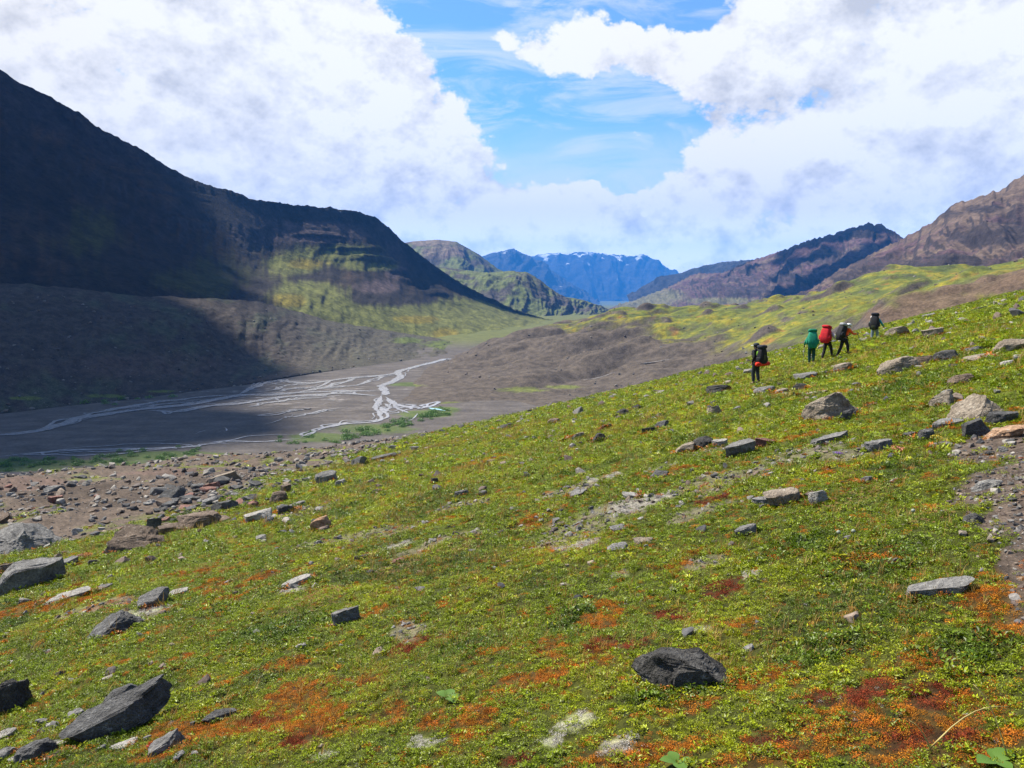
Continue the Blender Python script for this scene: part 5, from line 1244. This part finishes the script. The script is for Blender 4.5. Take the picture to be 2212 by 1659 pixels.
def skin_obj(name, pts, edges, mat, parent, sub=2):
    """one continuous surface grown round a skeleton: pts = {key: (position, radius)}"""
    keys = list(pts); idx = {k: i for i, k in enumerate(keys)}
    me = bpy.data.meshes.new(name)
    me.from_pydata([tuple(pts[k][0]) for k in keys], [(idx[a], idx[b]) for a, b in edges], [])
    o = link(bpy.data.objects.new(name, me)); o.parent = parent
    o.modifiers.new('skin', 'SKIN'); 
    sv = me.skin_vertices[0].data
    for i, k in enumerate(keys):
        r = pts[k][1]; sv[i].radius = (r, r) if not isinstance(r, tuple) else r
        sv[i].use_root = (i == 0)
    s = o.modifiers.new('smooth', 'SUBSURF'); s.levels = sub; s.render_levels = sub
    me.materials.append(mat)
    o.modifiers['skin'].use_smooth_shade = True
    return o
def superell(c, r, e=.55, nu=20, nv=12, warp=None):
    V, Fc = [], []
    f = lambda a, p: math.copysign(abs(a) ** p, a)
    for i in range(nv + 1):
        v = -math.pi / 2 + math.pi * i / nv
        for j in range(nu):
            u = 2 * math.pi * j / nu
            p = Vector((f(math.cos(v), e) * f(math.cos(u), e), f(math.cos(v), e) * f(math.sin(u), e), f(math.sin(v), e)))
            if warp: p = warp(p)
            V.append(Vector((c[0] + p.x * r[0], c[1] + p.y * r[1], c[2] + p.z * r[2])))
    for i in range(nv):
        for j in range(nu):
            a, b = i * nu + j, i * nu + (j + 1) % nu
            Fc.append((a, b, b + nu, a + nu))
    return V, Fc
def tube(points, r, n=8):
    V, Fc = [], []
    P = [Vector(p) for p in points]
    for i, p in enumerate(P):
        d = (P[min(i + 1, len(P) - 1)] - P[max(i - 1, 0)]).normalized(); s = d.orthogonal().normalized(); t = d.cross(s)
        rr = r[i] if isinstance(r, (list, tuple)) else r
        for k in range(n):
            a = 2 * math.pi * k / n; V.append(p + (s * math.cos(a) + t * math.sin(a)) * rr)
    for i in range(len(P) - 1):
        for k in range(n):
            a, b = i * n + k, i * n + (k + 1) % n; Fc.append((a, b, b + n, a + n))
    Fc.append(tuple(range(n))[::-1]); Fc.append(tuple(range(len(V) - n, len(V))))
    return V, Fc
def solid(name, vf, mat, parent, xf=None, smooth_=True):
    V, Fc = vf
    if xf: V = [xf(Vector(v)) for v in V]
    return mesh_obj(name, [tuple(v) for v in V], Fc, mat, parent, smooth_)

def person(px, py, yaw, label, lean, feet, arms, jacket, trousers, hat, hatmat, head_yaw=0.0, height=1.75, sink=0.0, xy=None):
    """feet: two (side, forward) ankle places; arms: two hand places in person space"""
    P = hit(px, py) if xy is None else np.array([xy[0], xy[1], 0.0])
    gz = G(P[0:1], P[1:2])[0]; P[2] = gz
    root = empty('person', (P[0], P[1], gz - sink), rad(yaw)); k = height / 1.75; root.scale = (k, k, k)
    tag(root, label, 'person', 'walkers with backpacks')
    la = rad(lean)
    def L(p):                                   # bends the upper body forward at the hips
        p = Vector(p)
        if p.z > .93:
            dz = p.z - .93; p = Vector((p.x, p.y * math.cos(la) + dz * math.sin(la), .93 + dz * math.cos(la) - p.y * math.sin(la)))
        return p
    hy = rad(head_yaw)
    def H(p):                                   # head turn about the neck
        p = Vector(p); q = Vector((p.x * math.cos(hy) - p.y * math.sin(hy), p.x * math.sin(hy) + p.y * math.cos(hy), p.z)); return L(q)
    c_, s_ = math.cos(rad(yaw)), math.sin(rad(yaw))
    def ground(x, y):
        wx, wy = P[0] + (x * c_ - y * s_) * k, P[1] + (x * s_ + y * c_) * k
        return (G(np.array([wx]), np.array([wy]))[0] - gz) / k
    pts = {'pelvis': (Vector((0, 0, .93)), (.15, .11)), 'waist': (L((0, 0, 1.10)), (.135, .10)), 'chest': (L((0, .0, 1.30)), (.165, .115)), 'upper': (L((0, 0, 1.43)), (.12, .09)),
           'neck': (L((0, .01, 1.515)), .055), 'jaw': (H((0, .035, 1.585)), .070), 'head': (H((0, .02, 1.67)), (.078, .092)), 'crown': (H((0, .012, 1.735)), .055), 'nose': (H((0, .135, 1.63)), .012), 'earl': (H((-.086, .01, 1.635)), .016), 'earr': (H((.086, .01, 1.635)), .016)}
    ed = [('pelvis', 'waist'), ('waist', 'chest'), ('chest', 'upper'), ('upper', 'neck'), ('neck', 'jaw'), ('jaw', 'head'), ('head', 'crown'), ('jaw', 'nose'), ('head', 'earl'), ('head', 'earr')]
    jk = {'waist': (L((0, 0, 1.0)), (.165, .125)), 'mid': (L((0, 0, 1.14)), (.158, .12)), 'chest': (L((0, 0, 1.31)), (.185, .135)), 'upper': (L((0, 0, 1.44)), (.135, .10)), 'collar': (L((0, .005, 1.52)), .07)}
    je = [('waist', 'mid'), ('mid', 'chest'), ('chest', 'upper'), ('upper', 'collar')]
    tr = {'pelvis': (Vector((0, 0, .95)), (.165, .125))}; te = []
    boots = []
    for i, sd in enumerate((-1, 1)):
        fx, fy = feet[i]; g = ground(fx, fy)
        ank = Vector((fx, fy, g + .10)); hip = Vector((sd * .095, 0, .88)); toe = Vector((fx + sd * .025, fy + .17, ground(fx, fy + .17) + .035))
        kn = (hip + ank) * .5 + Vector((sd * .01, .05 + .06 * abs(fy), .03))
        n = 'lr'[i]
        pts.update({'hip' + n: (hip, .09), 'knee' + n: (kn, .055), 'ankle' + n: (ank, .04), 'toe' + n: (toe, .03)})
        ed += [('pelvis', 'hip' + n), ('hip' + n, 'knee' + n), ('knee' + n, 'ankle' + n), ('ankle' + n, 'toe' + n)]
        tr.update({'hip' + n: (hip + Vector((0, 0, -.02)), .118), 'thigh' + n: (hip.lerp(kn, .5), .105), 'knee' + n: (kn, .086), 'calf' + n: (kn.lerp(ank, .4), .082), 'cuff' + n: (kn.lerp(ank, .93), .068)})
        te += [('pelvis', 'hip' + n), ('hip' + n, 'thigh' + n), ('thigh' + n, 'knee' + n), ('knee' + n, 'calf' + n), ('calf' + n, 'cuff' + n)]
        boots.append(({'heel': (ank + Vector((0, -.05, -.055)), .045), 'top': (ank + Vector((0, -.01, .05)), .056), 'mid': (ank + Vector((sd * .01, .06, -.045)), .046), 'toe': (toe + Vector((0, .01, .01)), .040)}, [('top', 'heel'), ('heel', 'mid'), ('mid', 'toe')]))
        hand = Vector(arms[i]); sh = L((sd * .185, 0, 1.43)); dirv = hand - sh; dist = min(dirv.length, .56)
        hand = sh + dirv.normalized() * dist
        bend = math.sqrt(max(.29 ** 2 - (dist / 2) ** 2, 0.0)); perp = Vector((sd * .35, -.75, -.25)); perp -= dirv.normalized() * perp.dot(dirv.normalized()); perp.normalize()
        elb = (sh + hand) * .5 + perp * bend
        fw = (hand - elb).normalized()
        palm = hand + fw * .055
        pts.update({'sho' + n: (sh, .062), 'elb' + n: (elb, .042), 'wri' + n: (hand, .026), 'palm' + n: (palm, (.034, .018))})
        ed += [('upper', 'sho' + n), ('sho' + n, 'elb' + n), ('elb' + n, 'wri' + n), ('wri' + n, 'palm' + n)]
        side = fw.orthogonal().normalized(); curl = fw.cross(side)
        for q, (off, ln) in enumerate(((-.028, .062), (-.010, .074), (.010, .069), (.027, .054))):
            b = palm + side * off + fw * .012; m = b + fw * ln * .5 + curl * .012; t = m + fw * ln * .3 + curl * .030
            pts.update({f'f{q}a{n}': (b, .010), f'f{q}b{n}': (m, .009), f'f{q}c{n}': (t, .008)}); ed += [('palm' + n, f'f{q}a{n}'), (f'f{q}a{n}', f'f{q}b{n}'), (f'f{q}b{n}', f'f{q}c{n}')]
        b = hand + fw * .02 - side * .03; t = b + fw * .035 - side * .018 + curl * .016
        pts.update({'t1' + n: (b, .011), 't2' + n: (t, .009)}); ed += [('wri' + n, 't1' + n), ('t1' + n, 't2' + n)]
        jk.update({'sho' + n: (sh, .082), 'uarm' + n: (sh.lerp(elb, .5), .070), 'elb' + n: (elb, .060), 'sleeve' + n: (elb.lerp(hand, .95), .045)})
        je += [('upper', 'sho' + n), ('sho' + n, 'uarm' + n), ('uarm' + n, 'elb' + n), ('elb' + n, 'sleeve' + n)]
        root['hand' + n] = tuple(palm)
    skin_obj('body', pts, ed, M_skin, root)
    skin_obj('jacket', jk, je, jacket, root)
    skin_obj('trousers', tr, te, trousers, root)
    for bp, be in boots: skin_obj('boot', bp, be, M_boot, root, 1)
    hb = solid('hair', superell((0, -.005, 1.665), (.094, .108, .085), .9, 16, 10), M_hair, root, H)
    for sx in (-1, 1): solid('eye', superell((sx * .032, .108, 1.665), (.012, .010, .010), 1.0, 8, 6), M_strap, root, H)
    if hat:
        def dome(p): return Vector((p.x, p.y, max(p.z, -.25)))
        h = solid('cap' if hat == 'cap' else 'hat', superell((0, .0, 1.70), (.122, .135, .105), .85, 20, 12, dome), hatmat, root, H)
        if hat == 'cap': solid('visor', superell((0, .16, 1.69), (.075, .085, .010), .8, 16, 6), CLOTH['white'], h, H)
        if hat == 'brim': solid('brim', superell((0, .01, 1.68), (.17, .19, .012), .9, 20, 6), hatmat, h, H)
        if hat == 'balaclava': solid('neck_cover', superell((0, -.01, 1.60), (.095, .105, .10), .85, 16, 10), hatmat, h, H)
    return root, L, k

def pack(pr, label, main, lid, name='backpack', size=(.21, .16, .35), zc=1.24, extras=()):
    root_p, L, k = pr
    o = empty(name, root_p.location, 0); o.rotation_euler = root_p.rotation_euler; o.scale = (k, k, k)
    tag(o, label, 'backpack', 'backpacks of the walkers')
    sx, sy, sz = size; yc = -.115 - sy
    def taper(p): return Vector((p.x * (1 - .12 * p.z) * (1 + .05 * math.sin(7 * p.z)), p.y * (1 - .10 * abs(p.z)), p.z))
    solid('main_bag', superell((0, yc, zc), (sx, sy, sz), .5, 24, 16, taper), main, o, L)
    if lid: solid('lid', superell((0, yc - .01, zc + sz + .02), (sx * .92, sy * 1.05, .085), .6, 20, 10), lid, o, L)
    for s in (-1, 1):
        solid('shoulder_strap', tube([(s * .10, -.10, 1.36), (s * .115, -.04, 1.495), (s * .12, .075, 1.47), (s * .125, .145, 1.33), (s * .15, .09, 1.16), (s * .165, -.06, 1.07)], .022, 6), M_strap, o, L)
        solid('side_pocket', superell((s * (sx + .02), yc, zc - sz * .45), (.05, sy * .7, .12), .6, 14, 10), main, o, L)
    solid('hip_belt', tube([(.17 * math.sin(a) * 1.1, -.145 * math.cos(a), 1.02) for a in np.linspace(.2, 6.08, 20)], .026, 6), M_strap, o, L)
    for e in extras:
        kind, c, r, mat, nm = e[:5]
        vf = superell(c, r, e[5] if len(e) > 5 else .6, 18, 10) if kind == 's' else tube(c, r, 10)
        po = solid(nm, vf, mat, o, L)
        if len(e) > 6: po['label'] = e[6]
    return o
def pole(pr, hand, foot, label):
    root_p, L, k = pr
    rz = root_p.rotation_euler.z
    h = root_p.location + Matrix.Rotation(rz, 3, 'Z') @ (Vector(hand) * k)
    f = root_p.location + Matrix.Rotation(rz, 3, 'Z') @ (Vector((foot[0], foot[1], 0)) * k)
    f.z = G(np.array([f.x]), np.array([f.y]))[0] - .02
    o = empty('trekking_pole', f); tag(o, label, 'trekking pole', 'trekking poles')
    d = h - f; n = d.normalized()
    solid('shaft', tube([(0, 0, 0), tuple(d * .5), tuple(d * .95)], [.008, .010, .012], 8), M_metal, o)
    solid('grip', tube([tuple(d * .94), tuple(d * 1.0), tuple(d * 1.07)], [.017, .019, .021], 8), CLOTH['black'], o)
    solid('basket', tube([tuple(n * .06), tuple(n * .072)], [.04, .035], 10), CLOTH['black'], o)

C_ = CLOTH
p1 = person(1632, 829, 34, 'lone person in black with a cap standing left of and below the other four', 2, [(-.10, .03), (.12, -.06)], [(-.26, .02, .93), (.25, .06, .98)], C_['black'], C_['slate'], 'cap', C_['slate'], 40, 1.80)
pack(p1, 'black backpack with lime straps and a red mat roll, worn by the lone walker', C_['black'], C_['navy'], size=(.21, .18, .37), extras=[
    ('t', [(-.40, -.34, .90), (.0, -.34, .89), (.40, -.34, .90)], .085, C_['mat_red'], 'mat_roll', .6, 'bright red rolled mat strapped under the pack'),
    ('s', (-.165, -.22, 1.28), (.035, .07, .17), C_['lime'], 'side_bag', .6, 'lime green side bag'), ('s', (.0, -.42, 1.18), (.10, .06, .15), C_['olive'], 'front_pocket'),
    ('t', [(.14, -.33, 1.2), (.145, -.335, 1.62)], .012, M_metal, 'stowed_pole'), ('s', (.14, -.37, 1.42), (.022, .022, .03), C_['orange'], 'tag')])
p2 = person(1752, 787, -14, 'person leaning forward under a green pack cover in dark green trousers', 22, [(-.09, .0), (.09, -.10)], [(-.34, .28, .98), (.30, .34, 1.02)], C_['green'], C_['darkgreen'], None, None, 0, 1.72)
pack(p2, 'tall green covered backpack with a blue pouch, worn by the person in dark green', C_['green'], C_['green'], size=(.25, .21, .39), zc=1.27, extras=[
    ('s', (.0, -.33, 1.30), (.17, .13, .25), C_['green'], 'front_bulge', .8), ('s', (-.12, -.28, .92), (.055, .05, .085), C_['blue'], 'pouch', .6, 'bright blue pouch hanging at the lower left'), ('t', [(-.2, -.36, 1.58), (0, -.44, 1.6), (.2, -.36, 1.58)], .014, C_['grey'], 'strap'), ('s', (-.25, -.12, 1.12), (.06, .07, .11), C_['green'], 'side_bag')])
pole(p2, p2[0]['handl'], (-.42, -.1), 'thin trekking pole on the left of the person under the green cover')
p3 = person(1786, 775, -48, 'person with a lilac sleeve and white hat hidden behind a red backpack', 14, [(-.14, -.28), (.12, .30)], [(-.28, .28, 1.06), (.30, .36, 1.10)], C_['lilac'], C_['black'], 'brim', C_['white'], -15, 1.72)
pack(p3, 'big red backpack with a pale towel hanging from it', C_['red'], C_['red'], size=(.26, .22, .40), zc=1.28, extras=[
    ('s', (.02, -.50, 1.22), (.045, .02, .17), C_['lilac'], 'towel', .5, 'pale towel hanging down the back'), ('s', (.0, -.36, 1.15), (.16, .10, .18), C_['red'], 'front_pocket', .7), ('t', [(-.21, -.42, 1.42), (0, -.50, 1.44), (.21, -.42, 1.42)], .012, M_strap, 'strap'), ('t', [(-.1, -.43, .95), (-.1, -.45, 1.5)], .012, M_strap, 'strap')])
pole(p3, p3[0]['handl'], (-.36, .05), 'trekking pole between the green covered and the red pack')
p4 = person(1822, 768, -76, 'person in an orange jacket and white hood holding a pole to the right', 20, [(-.12, -.32), (.10, .20)], [(-.22, .34, 1.10), (.20, .62, 1.20)], C_['orange'], C_['black'], 'balaclava', C_['white'], 0, 1.70)
pack(p4, 'grey and black backpack worn by the person in orange', C_['black'], C_['grey'], size=(.22, .19, .36), zc=1.24, extras=[
    ('s', (.0, -.34, 1.32), (.15, .09, .12), C_['grey'], 'front_pocket', .6, 'grey upper pocket'), ('s', (.0, -.33, 1.08), (.13, .09, .13), C_['navy'], 'front_pocket'), ('t', [(-.2, -.30, .90), (.2, -.30, .90)], .07, C_['black'], 'mat_roll'), ('t', [(-.1, -.44, 1.0), (-.1, -.42, 1.5)], .012, C_['grey'], 'strap')])
pole(p4, p4[0]['handr'], (.30, 1.05), 'trekking pole planted to the right of the person in orange')
p5 = person(1886, 752, -34, 'hindmost person with teal sleeves partly below a fold of the slope', 16, [(-.16, -.08), (.14, .14)], [(-.24, .22, 1.02), (.42, .22, 1.02)], C_['teal'], C_['jeans'], None, None, 0, 1.72, xy=(20.9, 45.9))
pack(p5, 'dark hooded backpack with a mint towel and white side roll on the hindmost person', C_['black'], C_['navy'], size=(.24, .20, .40), zc=1.24, extras=[
    ('s', (.0, -.20, 1.66), (.17, .18, .13), C_['black'], 'hood_cover', .8), ('s', (.03, -.46, 1.26), (.05, .03, .23), C_['mint'], 'towel', .5, 'mint green towel down the middle of the pack'), ('t', [(-.22, -.22, 1.02), (-.21, -.24, 1.3), (-.2, -.22, 1.58)], .05, C_['white'], 'side_roll', .6, 'white roll on the left side'), ('s', (-.02, -.40, .97), (.17, .09, .08), C_['olive'], 'bottom_bag')])

# ------------------------------------------------------------------ single plants
def plant_mat(n, c, t=.2): return leaf_mat(n, .5, .3, attr=False, col=c, vlo=.6, vhi=1.4, trans=t)
M_pg, M_py, M_pp, M_pv, M_pd, M_pw, M_pr = plant_mat('plant_green', (.09, .17, .02)), plant_mat('petal_yellow', (.62, .48, .06)), plant_mat('petal_pink', (.58, .22, .14)), plant_mat('petal_violet', (.24, .07, .50)), plant_mat('straw', (.45, .36, .12)), plant_mat('petal_white', (.30, .33, .25)), plant_mat('leaf_red', (.45, .02, .02))
def cushion(name, px, py, wpx, mats, label, cat, seed, hgt=.8):
    P = hit(px, py); w = wpx * np.linalg.norm(P) / F; rg = random.Random(seed)
    o = empty(name, P); tag(o, label, cat)
    for part, mat, n, lift, s in (('leaves', mats[0], 40, 0, .22), ('flowers', mats[1], 46, .32, .16)):
        V, Fc = [], []
        for _ in range(n):
            a = rg.uniform(0, 6.28); r = math.sqrt(rg.random()) * .5; c = Vector((r * math.cos(a), r * math.sin(a), (lift + (.5 - r * .7) * rg.random()) * hgt)) * w
            d = Vector((rg.gauss(0, 1), rg.gauss(0, 1), rg.gauss(.6, 1))).normalized(); q = d.orthogonal().normalized(); t = d.cross(q); L_ = s * w * rg.uniform(.6, 1.1); i = len(V)
            V += [tuple(c - q * L_ * .5), tuple(c + t * L_ * .5 + d * L_ * .2), tuple(c + q * L_ * .5), tuple(c - t * L_ * .5 + d * L_ * .2)]; Fc.append((i, i + 1, i + 2, i + 3))
        mesh_obj(part, V, Fc, mat, o, False)
cushion('flower_cushion', 1668, 996, 22, (M_pg, M_py), 'small yellow flower cushion alone right of the tan and black boulder pair', 'flower', 1)
cushion('flower_cushion', 1938, 978, 26, (M_pg, M_pp), 'pink and orange flower cushion beside flat grey stones', 'flower', 2)
cushion('flower_cushion', 2022, 952, 22, (M_pg, M_py), 'orange yellow flower cushion at the left edge of the path', 'flower', 3)
cushion('flower_cushion', 2028, 968, 14, (M_pg, M_py), 'second smaller orange yellow flower cushion just below the other at the path', 'flower', 4)
cushion('flower_cushion', 1811, 985, 17, (M_pg, M_pv), 'violet flower cushion among stones below the wide flat grey slab', 'flower', 5)
cushion('red_leaf_plant', 330, 1614, 22, (M_pr, M_pr), 'crimson leaved plant touching the flat slanting slab at the bottom left', 'plant', 6, .5)
for i, (px, py, lb) in enumerate([(1971, 1131, 'round white seed head above dark turf right of centre'), (1810, 1178, 'left white seed head of a pair in the dark turf'), (1842, 1176, 'right white seed head of a pair in the dark turf')]):
    P = hit(px, py); o = empty('seed_head', P); tag(o, lb, 'plant', 'white seed heads')
    solid('stem', tube([(0, 0, 0), (.005, 0, .05), (0, .004, .09)], .002, 5), M_pg, o)
    V, Fc = superell((0, 0, .10), (.015, .015, .014), 1.0, 14, 10); solid('head', (V, Fc), M_pw, o)
def stem(px, py, d, L_, label, seed, r=.0022, mat=None):
    P = hit(px, py); rg = random.Random(seed); d = Vector(d).normalized(); s = Vector((0, 0, 1))
    pts = [Vector((0, 0, 0)) + d * L_ * t + s * L_ * .18 * math.sin(t * 3.0) for t in np.linspace(0, 1, 8)]
    o = mesh_obj('dry_stalk', *[[tuple(v) for v in q] if i == 0 else q for i, q in enumerate(tube(pts, [r * (1 - .6 * t) for t in np.linspace(0, 1, 8)], 5))], mat or M_pd)
    o.location = P; tag(o, label, 'grass stalk')
stem(2004, 1622, (.9, .1, .42), .34, 'long straw stalk leaning to the right near the bottom right corner', 1, .0032)
stem(2178, 1640, (-.3, .2, .7), .26, 'pale stalk leaning left in the bottom right corner', 2, .003)
stem(1386, 1398, (.2, .1, .9), .12, 'thin pale stalk above the foreground boulder', 3)
stem(805, 1372, (.08, .0, .9), .20, 'thin upright pale stalk right of the cracked blue grey boulder', 4, .003)
stem(2014, 1628, (-.5, .1, .7), .14, 'short straw stalk crossing the foot of the long one', 5, .003)
def broad(px, py, wpx, label, seed):
    P = hit(px, py); w = wpx * np.linalg.norm(P) / F; o = empty('broad_leaf_plant', P); tag(o, label, 'plant'); rg = random.Random(seed)
    for j in range(4):
        a = j * 1.57 + rg.uniform(-.5, .5); L_ = w * rg.uniform(.45, .65); V, Fc = [], []
        for t in np.linspace(0, 1, 7):
            wd = math.sin(math.pi * min(t * .92 + .06, 1)) * L_ * .38; z = L_ * (.5 * t - .35 * t * t)
            for s in (-1, 0, 1): V.append((math.cos(a) * L_ * t - math.sin(a) * wd * s, math.sin(a) * L_ * t + math.cos(a) * wd * s, z + abs(s) * .12 * wd + .01))
        for q in range(6):
            for s in (0, 1): i = q * 3 + s; Fc.append((i, i + 1, i + 4, i + 3))
        mesh_obj('leaf', V, Fc, M_pg, o)
broad(1462, 1652, 62, 'broad smooth green leaf plant at the bottom edge right of centre', 1)
broad(2150, 1650, 70, 'broad yellow green leaf plant in the bottom right corner', 2)
broad(2100, 1420, 34, 'small broad leaf plant low in the green right foreground', 3)
broad(970, 1510, 56, 'pale broad leaf rosette left of the foreground boulder', 4)
#PEOPLE-END

# ------------------------------------------------------------------ clouds that shade the left side, above and outside the picture
def cloud(name, poly, zg, alt, size, n, seed, label):
    rg = random.Random(seed); k = (alt - zg) / SUN_DIR.z
    off = Vector((SUN_DIR.x * k, SUN_DIR.y * k))
    def inside(x, y):
        c = False; j = len(poly) - 1
        for i in range(len(poly)):
            if (poly[i][1] > y) != (poly[j][1] > y) and x < (poly[j][0] - poly[i][0]) * (y - poly[i][1]) / (poly[j][1] - poly[i][1]) + poly[i][0]: c = not c
            j = i
        return c
    xs = [p[0] for p in poly]; ys = [p[1] for p in poly]
    V0, F0 = ICO[3]; V, Fc = [], []
    cnt = 0
    while cnt < n:
        x, y = rg.uniform(min(xs), max(xs)), rg.uniform(min(ys), max(ys))
        if not inside(x, y): continue
        r = size * rg.uniform(.5, 1.2)
        s = V0 * (1 + .25 * n3d(V0 + cnt, 1.5, cnt, 3))[:, None] * np.array([r, r, r * .7]) + np.array([x + off.x, y + off.y, alt + rg.uniform(0, size)])
        Fc.append(F0 + cnt * len(V0)); V.append(s); cnt += 1
    m = plain('cloud_white', (.85, .86, .88), 1.0, 0.0, .04, .01)
    o = mesh_obj(name, np.concatenate(V), np.concatenate(Fc), m)
    return tag(o, label, 'cloud', kind='structure')
cloud('cloud', [(-235, 440), (-255, 560), (-285, 720), (-345, 900), (-400, 1050), (-435, 1200), (-395, 1400), (-300, 1560), (-320, 1720), (-1500, 1720), (-1500, 300), (-560, 300), (-320, 370)], -60, 4000, 85, 560, 5, 'lumpy white cumulus over the left mountain, above the frame')

cloud('cloud', [(900, 2900), (1050, 3300), (1000, 3900), (1300, 4300), (1700, 3900), (1650, 3300), (1500, 2800), (1150, 2700)], 60, 4600, 105, 42, 9, 'lumpy white cumulus over the banded mountain, above the frame')

# ------------------------------------------------------------------ haze
def build_haze():
    lo, hi = (-20000, -1300, -640), (20000, 25000, 1300)
    V = [(x, y, z) for x in (lo[0], hi[0]) for y in (lo[1], hi[1]) for z in (lo[2], hi[2])]
    Fc = [(0, 1, 3, 2), (4, 6, 7, 5), (0, 4, 5, 1), (2, 3, 7, 6), (0, 2, 6, 4), (1, 5, 7, 3)]
    m = new_mat('haze_air'); nt = m.node_tree
    v = nd(nt, 'ShaderNodeVolumePrincipled', {'Color': (0.05, 0.33, 1.0, 1), 'Density': 0.000047, 'Anisotropy': 0.0})
    nd(nt, 'ShaderNodeOutputMaterial', {'Volume': v.outputs[0]})
    o = mesh_obj('haze', V, Fc, m, smooth_=False)
    tag(o, 'blue summer air between the near slope and the far peaks', 'haze', kind='stuff')
build_haze()
print('script seconds', round(time.time() - T0, 1))
